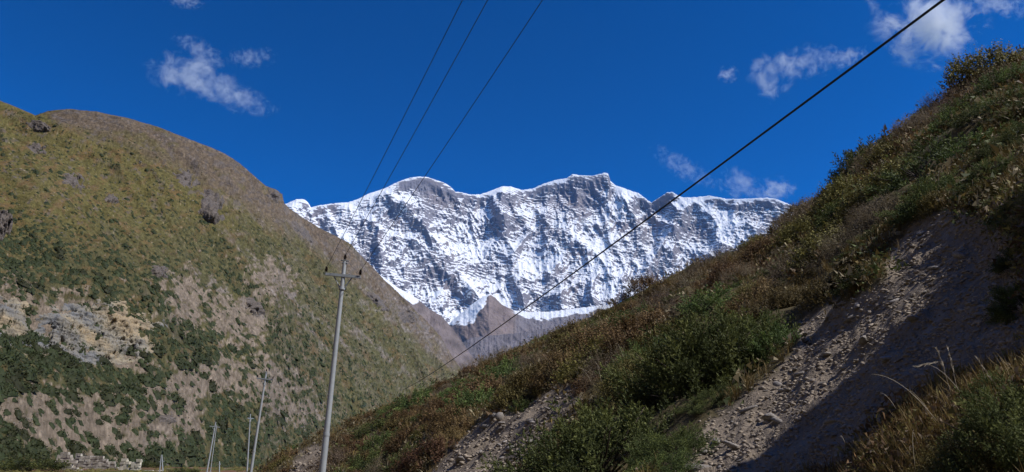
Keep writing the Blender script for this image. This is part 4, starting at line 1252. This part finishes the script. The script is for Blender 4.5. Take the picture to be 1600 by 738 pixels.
# ------------------------------------------------------------------ stones of the gully
ga = sample_hill(30000, 21, .5, True, (1030, 320, 1650, 770)); gb = sample_hill(9000, 22, .5, True, (420, 580, 930, 770))
r_, pos = np.concatenate([ga[1], gb[1]]), np.concatenate([ga[2], gb[2]])
spx = 1.3 + 7.0 * RS.rand(len(pos)) ** 4.5
link("gravel", scatter_mesh("gravel", [rock_arrays(60 + k, 4) for k in range(8)], pos, spx * r_ / F_PX * 1.2, (.4, .9), .5), M['gravel'],
     kind="stuff", label="grey gravel and shards covering the gully and bare ground", category="gravel")
rocks = []
for k in range(7):
    V, F = rock_arrays(160 + k, 7); V = V * np.array([1.2, .9, .7])
    me = new_mesh("stone", V, F, False); me.materials.append(M['stone']); rocks.append(me)
big_st = [(1085, 733, 44), (1205, 655, 34), (1100, 705, 18), (1120, 690, 20), (1075, 690, 14), (1150, 700, 26), (1330, 500, 26), (1290, 555, 22), (1350, 535, 24), (1400, 470, 20),
          (1340, 478, 22), (1218, 660, 22), (1300, 660, 24), (1390, 560, 26), (1430, 500, 22), (1440, 365, 22), (1480, 350, 18), (775, 650, 26), (785, 662, 20), (760, 668, 18),
          (800, 700, 22), (830, 690, 18), (720, 720, 22), (1170, 640, 20), (1215, 600, 16), (1250, 585, 18), (1460, 420, 20), (1500, 400, 24)]
c, r_, pos = sample_hill(1400, 31, .6, True)
for q in c[:170]: big_st.append((q[0], q[1], RS.uniform(7, 15)))
ok, rr_, xx_, yy_, zz_ = hit_near([b[0] for b in big_st], [b[1] for b in big_st])
for i, b in enumerate(big_st):
    if not ok[i]: continue
    o = link("stone", rocks[i % 7], parent=near_obj)
    o.location = (xx_[i], yy_[i], zz_[i] + .0)
    s_ = b[2] * rr_[i] / F_PX * .85
    o.scale = (s_ * rnd.uniform(.8, 1.3), s_ * rnd.uniform(.7, 1.1), s_ * rnd.uniform(.5, .9))
    o.rotation_euler = (rnd.uniform(-.4, .4), rnd.uniform(-.5, .2), rnd.uniform(0, 6.28))
# pale root-like rock in the bare bank
o = link("boulder", rocks[3]); ok, q0, q1, q2, q3 = hit_near(781, 655)
o.location = (q1[0], q2[0], q3[0] + .03); s_ = 20 * q0[0] / F_PX; o.scale = (s_ * .8, s_ * .7, s_ * 1.3); o.rotation_euler = (.4, .3, 1)
o["label"] = "pale whitish rock sticking out of the bare bank below the lower slope shrubs"; o["category"] = "rock"

# dry stalks in the lower right corner
def stalk(p0, p1, sag, wid, lab, head=False):
    t = thing("dry_stalk", lab, "grass stalk")
    mb = MB(); a, b = Vector(p0), Vector(p1); n = 9; pts = []
    for i in range(n):
        q = i / (n - 1); pts.append(a.lerp(b, q) + Vector((0, 0, sag * 4 * q * (1 - q))))
    t.location = a; pts = [p - a for p in pts]
    mb.tube(pts, [wid * .36 * (1 - .6 * i / (n - 1)) for i in range(n)], 5)
    link("stem", mb.mesh("stem", True), M['straw'], t)
    if head:
        hb = MB(); d = (pts[-1] - pts[-3]).normalized()
        for i in range(26):
            q = rnd.random(); c_ = pts[-1] - d * q * .07
            e = c_ + d * .012 + Vector((rnd.uniform(-1, 1), rnd.uniform(-1, 1), rnd.uniform(-1, 1))) * .004
            hb.prism(c_, e, .0012, .0004, 4)
        link("seed_head", hb.mesh("seed_head"), M['straw'], t)
M['straw'] = mat_simple("straw", (0.42, 0.36, 0.27), (0.62, 0.55, 0.44), 40, 0.7)
for (x0, y0, x1, y1, dp, sg, wd, lab, hd) in [
        (1463, 657, 1361, 585, 2.0, .03, .0024, "long pale dry stalk leaning left over the shaded gully", False),
        (1400, 639, 1375, 614, 2.05, .01, .0016, "short thin dry twig below the long pale stalk", False),
        (1486, 616, 1464, 546, 2.2, .012, .0016, "upright dry grass stalk with seed head at the knoll top", True),
        (1496, 610, 1481, 545, 2.25, .01, .0016, "second upright seed stalk just right of the first", True),
        (1500, 612, 1432, 573, 2.1, .03, .0018, "pale arching grass stalk behind the knoll tuft", True),
        (1450, 640, 1413, 606, 2.05, .01, .0014, "thin dark twig between the long stalk and the knoll", False),
        (1540, 592, 1528, 562, 2.2, .01, .0014, "small seed stalk at the right end of the knoll", True),
        (1430, 735, 1432, 690, 1.9, .05, .0018, "curved pale stem at the bottom of the corner knoll", False),
        (1320, 692, 1312, 684, 2.2, .01, .0016, "short broken twig at the bottom of the knoll", False),
        (975, 560, 963, 536, 6.2, .02, .003, "thin dry grass stalk rising from the mid slope shrubs", False),
        (925, 600, 905, 575, 6.3, .03, .003, "pale grass stalk left of the big juniper thicket", True),
        (940, 598, 930, 565, 6.3, .03, .003, "second pale grass stalk left of the big juniper thicket", True)]:
    stalk(px_point(x0, y0, dp), px_point(x1, y1, dp), sg, wd, lab, hd)

# ------------------------------------------------------------------ electricity poles
def build_pole(label):
    D0 = 26.0
    top, bot = px_point(538.6, 409, D0), px_point(503.5, 738, D0)
    ax = (bot - top).normalized()
    base = top - ax * -8.6
    base = top + ax * 8.6
    t = thing("electricity_pole", label, "electricity pole", base, "steel electricity poles of the valley line")
    L = lambda p: p - base
    k = D0 / F_PX * 1.02
    up = -ax
    side = (px_point(563, 434.5, D0) - px_point(507, 431, D0)).normalized()
    side = (side + Vector((0, 0.12, 0))).normalized()
    fwd = side.cross(up).normalized()
    joint = top.lerp(bot, (683 - 409) / (738 - 409.0))
    a = MB(); a.prism(L(base), L(joint), 5.3 * k, 4.8 * k, 16)
    link("lower_tube", a.mesh("lower_tube", True), M['galv'], t)
    a = MB(); a.prism(L(joint), L(top), 4.5 * k, 3.0 * k, 16)
    link("upper_tube", a.mesh("upper_tube", True), M['galv'], t)
    a = MB(); a.prism(L(joint - up * 2.2 * k), L(joint + up * 2.2 * k), 5.2 * k, 5.2 * k, 16)
    link("collar", a.mesh("collar", True), M['galv'], t)
    # crossarm: U channel
    ca = top.lerp(bot, (433.3 - 409) / (738 - 409.0)) - fwd * -3.6 * k
    R3 = Matrix((side, fwd, up)).transposed().to_3x3()
    arm = thing_part = None
    a = MB()
    a.box(L(ca), 56 * k, .5 * k, 4.2 * k, R3)
    a.box(L(ca - fwd * 1.3 * k + up * 1.85 * k), 56 * k, 2.2 * k, .5 * k, R3)
    a.box(L(ca - fwd * 1.3 * k - up * 1.85 * k), 56 * k, 2.2 * k, .5 * k, R3)
    link("crossarm", a.mesh("crossarm"), M['paintsteel'], t)
    cc = top.lerp(bot, (455 - 409) / (738 - 409.0))
    for s_ in (-1, 1):
        a = MB(); a.prism(L(ca + side * s_ * 14 * k - up * 2 * k - fwd * 1.5 * k), L(cc + side * s_ * 2.0 * k - fwd * 2.4 * k), 1.15 * k, 1.15 * k, 6)
        link("brace", a.mesh("brace"), M['galv'], t)
    a = MB(); a.prism(L(cc - up * 1.4 * k), L(cc + up * 1.4 * k), 5.0 * k, 5.0 * k, 14)
    link("clamp", a.mesh("clamp", True), M['galv'], t)
    tb = top + up * 1.5 * k
    a = MB(); a.box(L(tb), 13 * k, 4.5 * k, .9 * k, R3); a.box(L(tb - up * 4.0 * k), 9 * k, 5.5 * k, 1.0 * k, R3); a.box(L(tb - up * 2.4 * k - fwd * 2.6 * k), 5.6 * k, .6 * k, 6 * k, R3)
    link("top_bracket", a.mesh("top_bracket"), M['paintsteel'], t)
    tips = []
    for p in (ca - side * 26.6 * k + up * 2 * k, tb + up * .4 * k, ca + side * 26.6 * k + up * 2 * k):
        a = MB(); a.prism(L(p - up * 3.5 * k), L(p + up * 3 * k), .6 * k, .6 * k, 8)
        pin = link("insulator", None, None, t)
        bpy.data.objects.remove(pin)
        body = MB()
        prof = [(0, 1.2), (1.2, 2.6), (1.9, 1.5), (3.2, 3.0), (4.0, 1.7), (5.4, 2.5), (6.2, 1.4), (7.6, 1.9), (8.6, .9)]
        for (h0, r0_), (h1, r1_) in zip(prof[:-1], prof[1:]):
            body.prism(L(p + up * (1.5 + h0) * k), L(p + up * (1.5 + h1) * k), r0_ * k, r1_ * k, 10)
        ins = link("insulator", body.mesh("insulator", True), M['ceramic'], t)
        link("pin", a.mesh("pin"), M['galv'], ins)
        tips.append(p + up * 9.0 * k)
    return t, tips, base, top
pole0, tips, base0, top0 = build_pole("nearest and tallest galvanised steel pole, with a crossarm and three dark insulators")

def copy_tree(o, parent=None):
    c_ = o.copy(); COL.objects.link(c_); c_.parent = parent
    if parent is not None: c_.matrix_parent_inverse = o.matrix_parent_inverse.copy()
    for ch in list(o.children): copy_tree(ch, c_)
    return c_
def place_pole(tx, ty, bx, by, depth, label, yaw=0.0, stretch=1.0):
    c_ = copy_tree(pole0); c_["label"] = label
    tp, bp = px_point(tx, ty, depth), px_point(bx, by, depth)
    d_new = (tp - bp).normalized(); d_old = (top0 - base0).normalized()
    c_.rotation_mode = 'QUATERNION'
    c_.rotation_quaternion = Quaternion((0, 0, 1), yaw) @ d_old.rotation_difference(d_new)
    c_.location = tp - d_new * 8.6
    return c_
place_pole(416, 582, 392, 738, 60, "second nearest steel pole with a crossarm, right of a thin straight pole", .0)
place_pole(336.5, 660, 323, 738, 97, "small leaning steel pole with crossarm and stay, leftmost of the three far crossarm poles", .25)
place_pole(389.5, 648, 385.5, 738, 104, "thin far pole just left of the second nearest pole", 1.1)
t = thing("stay_wire", "pale stay rod leaning against the small far pole", "stay wire", px_point(328, 742, 96.5))
a = MB(); b0_ = px_point(328, 742, 96.5); a.prism(Vector((0, 0, 0)), px_point(338.5, 664, 96.5) - b0_, .06, .05, 6); link("rod", a.mesh("rod"), M['galv'], t)

def simple_post(nm, lab, legs, bars, rad, cat, grp=None):
    o0 = legs[0][0]
    t = thing(nm, lab, cat, o0, grp)
    for p0, p1 in legs:
        a = MB(); a.prism(p0 - o0, p1 - o0, rad, rad * .8, 8); link("post", a.mesh("post", True), M['galv'], t)
    for p0, p1 in bars:
        a = MB(); a.prism(p0 - o0, p1 - o0, rad * .6, rad * .6, 6); link("crossbar", a.mesh("crossbar"), M['galv'], t)
    return t
D_ = 165
simple_post("twin_pole", "pair of thin grey posts with crossbar at the left edge of the valley floor", [(px_point(17.5, 704, D_), px_point(18.5, 677, D_)), (px_point(21.8, 704, D_), px_point(22.6, 677, D_))],
            [(px_point(16.5, 680, D_), px_point(24.5, 680, D_)), (px_point(16.8, 685, D_), px_point(24.2, 684.5, D_))], .13, "pole")
D_ = 135
simple_post("lattice_post", "short pale post with struts right of the ruined walls", [(px_point(249, 740, D_), px_point(252, 711, D_)), (px_point(254.6, 740, D_), px_point(252.8, 711, D_))],
            [(px_point(248.5, 722, D_), px_point(256.5, 721, D_)), (px_point(249.8, 731, D_), px_point(253.6, 726, D_)), (px_point(250.2, 716, D_), px_point(254.6, 715, D_))], .1, "pole")
D_ = 125
simple_post("marker_post", "tiny pale post between the two small far poles", [(px_point(342.6, 738, D_), px_point(342.8, 721, D_))], [(px_point(340.6, 726, D_), px_point(344.8, 725.6, D_))], .1, "pole")

# ------------------------------------------------------------------ overhead lines
def wire(name, label, cat, P0, P1, sag, ext, rad, mat, group=None):
    """from P0 through P1 and on past the camera; parabola sagging between"""
    n = 60; pts = []
    for i in range(n + 1):
        q = i / n * ext
        pts.append(P0.lerp(P1, q) if q <= 1 else P0 + (P1 - P0) * q)
        pts[-1] = pts[-1] - Vector((0, 0, sag * 4 * (q / ext) * (1 - q / ext)))
    o0 = pts[0].copy(); mb = MB(); mb.tube([p - o0 for p in pts], rad, 6)
    o = link(name, mb.mesh(name, True), mat); o.location = o0
    o["label"] = label; o["category"] = cat
    if group: o["group"] = group
    return o
def through(P0, px, py, depth, n_ext=2.6, sag=0.5):
    """end point so that the sagging line passes the ray of (px,py) at this depth"""
    T_ = px_point(px, py, depth); q = 1.0 / n_ext
    return T_ + Vector((0, 0, sag * 4 * q * (1 - q)))
for tip, pxx, lab in ((tips[0], 727, "left one of the three thin wires running from the near pole over the camera"),
                      (tips[1], 767, "middle one of the three thin wires, from the pole's top insulator"),
                      (tips[2], 854, "right one of the three thin overhead wires, crossing above the left snow peak")):
    dz = 13.6
    wire("power_line", lab, "power line", tip, through(tip, pxx, 0, dz), .35, 2.6, .0085, M['wire'], "thin overhead power lines")
# thick cable, close on the right, running down behind the lower hillside
C0 = px_point(1474, 0, 5.0); C1 = px_point(640, 604, 62)
q_ = (C1 - C0)
cb = MB(); pts = []
for i in range(90):
    s_ = -0.045 + 1.22 * (i / 89.0) ** 2.0
    p = C0 + q_ * s_ - Vector((0, 0, 0.55 * 4 * s_ * (1 - s_) * .35))
    pts.append(p)
o0 = pts[0].copy(); cb.tube([p - o0 for p in pts], [.0085 + .012 * min(1, i / 89.0) for i in range(90)], 8)
o = link("thick_cable", cb.mesh("thick_cable", True), M['cable']); o.location = o0
o["label"] = "thick black cable crossing the picture diagonally from the upper right"; o["category"] = "cable"

# ------------------------------------------------------------------ ruined stone walls on the valley floor
def stone_wall(lab, px0, px1, ytop, ybot, depth, courses, prof, mat=None, nm="ruined_wall", mat2=None, thick=.6):
    a0, a1 = px_point(px0, ybot, depth), px_point(px1, ybot, depth)
    hgt = (px_point(px0, ytop, depth) - px_point(px0, ybot, depth)).length
    t = thing(nm, lab, "ruin wall", a0)
    Lw = (a1 - a0).length; ux = (a1 - a0).normalized()
    mb = MB(); ch = hgt / courses
    for c_ in range(-1, courses):
        x = rnd.uniform(-.2, 0)
        while x < Lw:
            w_ = ch * rnd.uniform(.9, 2.2)
            f_ = (x + w_ / 2) / Lw
            if (c_ + .5) / courses < np.interp(f_, [p[0] for p in prof], [p[1] for p in prof]) + rnd.uniform(-.08, .08):
                for dpt in (0, 1):
                    mb.box(ux * (x + w_ / 2) + Vector((0, dpt * thick * .55 + rnd.uniform(-.06, .06), ch * (c_ + .5) + rnd.uniform(-.03, .03))), w_ * .95, thick * .6, ch * .93, None, .10)
            x += w_
    link("stones", mb.mesh("stones"), mat or M['ruinstone'], t, kind="stuff")
    return t
stone_wall("squat remnant of a stone house at the left end of the ruins", 86, 109, 707, 738, 140, 7, [(0, .8), (.2, 1), (.8, 1.0), (1, .55)])
stone_wall("long broken dark stone wall of the ruins", 108, 178, 709, 734, 142, 6, [(0, .7), (.15, .9), (.4, .75), (.55, .95), (.75, .7), (1, .35)])
stone_wall("low rubble wall in front of the long ruined wall", 92, 128, 728, 740, 132, 4, [(0, .5), (.4, 1), (.8, .6), (1, .3)])
stone_wall("pale standing pillar of plastered stone, left of the pair", 186, 193.5, 717, 740, 138, 5, [(0, 1), (1, .9)], M['plaster'])
stone_wall("pale leaning pillar of plastered stone, right of the pair", 204, 212, 718, 740, 138, 5, [(0, .8), (1, 1)], M['plaster'])
stone_wall("grey rubble wall linking the two pale pillars", 193, 222, 730, 740, 141, 4, [(0, .7), (.4, .95), (1, .5)])
stone_wall("low grey wall running right from the pillars", 222, 248, 735, 741, 138, 2, [(0, .9), (1, .7)])

# valley floor bushes and grass
rs = np.random.RandomState(77)
n_ = 900; azz = np.radians(rs.uniform(-38, -14, n_)); rr = rs.uniform(85, 175, n_)
xx, yy = np.sin(azz) * rr, np.cos(azz) * rr; zz = floor_height(xx, yy)
link("floor_scrub", scatter_mesh("floor_scrub", [far_shrub_arrays(970 + k, 24) for k in range(4)], np.stack([xx, yy, zz - .05], -1), rs.uniform(.25, .8, n_), (.6, 1.1), .1, rs=rs, tone=rs.uniform(0, .3, n_)), M['olive'],
     kind="stuff", label="low scrub scattered over the valley floor", category="scrub")
for bx_, by_, w_, lab in ((40, 742, 6.0, "wide green bush patch at the bottom left corner"), (8, 730, 3.4, "green bush at the left edge of the valley floor"), (62, 700, 3.0, "olive bush behind the twin posts"),
                          (285, 742, 2.6, "green bush at the bottom between ruins and far poles"), (150, 700, 3.6, "dark bush just behind the long ruined wall"), (232, 706, 3.0, "green bush above the lattice post")):
    p_ = px_point(bx_, by_, 150 if by_ < 735 else 125)
    o = thing("valley_bush", lab, "bush", (p_.x, p_.y, float(floor_height(np.array(p_.x), np.array(p_.y)))))
    f = link("foliage", BUSH['juniper', 1, rnd.randrange(3)]); f.parent = o
    st = link("stem", STEMS[0]); st.parent = o
    o.scale = (w_, w_ * .7, w_ * .55)

# ------------------------------------------------------------------ clouds (beyond the mountain, outside the haze)
def cloud_mat(name, dens, thr, scale, stretch, seed):
    m, nt, N, L, out = nodes_of(name)
    tc = N.new("ShaderNodeTexCoord")
    ln = N.new("ShaderNodeVectorMath"); ln.operation = 'LENGTH'; L.new(tc.outputs["Object"], ln.inputs[0])
    fall = mth(nt, 'SUBTRACT', 1.0, ln.outputs["Value"], clamp=True)
    mp = N.new("ShaderNodeMapping"); mp.inputs["Location"].default_value = (seed * 3.1, seed * 1.7, seed * .9); mp.inputs["Scale"].default_value = stretch
    L.new(tc.outputs["Object"], mp.inputs["Vector"])
    nz_ = N.new("ShaderNodeTexNoise"); nz_.inputs["Scale"].default_value = scale; nz_.inputs["Detail"].default_value = 6; nz_.inputs["Roughness"].default_value = .66
    nz_.inputs["Distortion"].default_value = .5
    L.new(mp.outputs[0], nz_.inputs["Vector"])
    f = mth(nt, 'ADD', mth(nt, 'MULTIPLY', fall, 1.0), mth(nt, 'MULTIPLY_ADD', nz_.outputs["Fac"], 4.2, -2.1 - 0.32 - thr))
    f = mth(nt, 'MULTIPLY', f, 1.6, clamp=True)
    f = mth(nt, 'MULTIPLY', f, mth(nt, 'MULTIPLY', fall, 4.0, clamp=True))
    f = mth(nt, 'MULTIPLY', f, dens)
    pv = N.new("ShaderNodeVolumePrincipled"); pv.inputs["Color"].default_value = (.97, .98, 1, 1)
    pv.inputs["Anisotropy"].default_value = 0.0
    L.new(f, pv.inputs["Density"]); L.new(pv.outputs[0], out.inputs["Volume"])
    return m
def ico(sub):
    t = (1 + 5 ** .5) / 2
    V = [(-1, t, 0), (1, t, 0), (-1, -t, 0), (1, -t, 0), (0, -1, t), (0, 1, t), (0, -1, -t), (0, 1, -t), (t, 0, -1), (t, 0, 1), (-t, 0, -1), (-t, 0, 1)]
    V = [Vector(v).normalized() for v in V]
    F = [(0, 11, 5), (0, 5, 1), (0, 1, 7), (0, 7, 10), (0, 10, 11), (1, 5, 9), (5, 11, 4), (11, 10, 2), (10, 7, 6), (7, 1, 8), (3, 9, 4), (3, 4, 2), (3, 2, 6), (3, 6, 8), (3, 8, 9), (4, 9, 5), (2, 4, 11), (6, 2, 10), (8, 6, 7), (9, 8, 1)]
    for _ in range(sub):
        c_ = {}; F2 = []
        def mid(a, b):
            k = (min(a, b), max(a, b))
            if k not in c_: V.append(((V[a] + V[b]) / 2).normalized()); c_[k] = len(V) - 1
            return c_[k]
        for a, b, c0 in F:
            x, y, z = mid(a, b), mid(b, c0), mid(c0, a); F2 += [(a, x, z), (b, y, x), (c0, z, y), (x, y, z)]
        F = F2
    return np.array([tuple(v) for v in V]), np.array(F)
IV, IF = ico(2)
for k, (cx, cy, rx, ry, ang, dens, thr, sc_, lab) in enumerate([
        (303, 120, 66, 26, 12, .0020, .12, 2.1, "soft white cloud over the left ridge, the larger left part"),
        (372, 154, 56, 17, 16, .0018, .14, 2.4, "thin tail of the left cloud trailing to the right"),
        (312, 78, 44, 14, 28, .0014, .16, 2.6, "faint curved wisp above the left cloud"),
        (392, 90, 36, 13, -8, .0015, .18, 2.6, "small puff right of the faint wisp"),
        (1450, 48, 72, 42, 12, .0050, .12, 1.9, "brightest white cloud near the upper right corner"),
        (1205, 118, 32, 36, 10, .0026, .16, 2.2, "ragged white cloud left of the thick cable"),
        (1262, 96, 60, 20, -4, .0015, .20, 2.6, "thin veil joining the ragged cloud to the cable"),
        (1325, 90, 34, 13, -12, .0020, .17, 2.4, "slim cloud crossing behind the thick cable"),
        (1138, 116, 15, 11, 0, .0034, .08, 2.0, "tiny isolated cloud puff in the middle of the sky"),
        (1068, 262, 52, 14, 34, .0014, .14, 2.4, "slanting wisp above the small snow dome"),
        (1155, 287, 34, 20, 20, .0016, .14, 2.2, "faint cloud just above the right snowfield"),
        (1208, 297, 30, 16, 0, .0026, .12, 2.2, "white cloud behind the hillside at the mountain's right end"),
        (1367, 14, 15, 24, 0, .0016, .12, 2.2, "thin upright wisp left of the brightest cloud"),
        (1560, 6, 60, 16, 8, .0020, .10, 2.2, "veil of cloud at the very top right"),
        (288, 2, 30, 9, 10, .0018, .10, 2.2, "sliver of cloud cut by the top edge")]):
    Dd = 12500.0
    c_ = px_point(cx, cy, Dd)
    dist = c_.length; kk = (Dd * CP + c_.z * SP) / F_PX
    me = new_mesh("cloud", IV * 1.02, IF, False); me.materials.append(cloud_mat("cloud_vapour", dens, thr, sc_ * .8, (rx / ry * .9, min(rx / ry, 2) * .7, 1.0), k + 1))
    o = link("cloud", me); o.location = c_
    fw = c_.normalized(); q = Quaternion((0, 1, 0), math.radians(ang))
    o.rotation_mode = 'QUATERNION'; o.rotation_quaternion = q
    o.scale = (rx * kk * 1.35, min(rx, ry * 2) * kk, ry * kk * 1.5)
    o["label"] = lab; o["category"] = "cloud"

# ------------------------------------------------------------------ air
hm, nt, N, L, out = nodes_of("valley_air")
pv = N.new("ShaderNodeVolumePrincipled")
pv.inputs["Color"].default_value = (0.16, 0.42, 1.0, 1); pv.inputs["Density"].default_value = 9e-6; pv.inputs["Anisotropy"].default_value = 0.0
L.new(pv.outputs[0], out.inputs["Volume"])
hb = MB(); hb.box(Vector((0, 4700, 2175)), 14200, 11400, 4400)
o = link("haze", hb.mesh("haze"), hm, kind="stuff", label="thin blue mountain air filling the valley", category="haze")
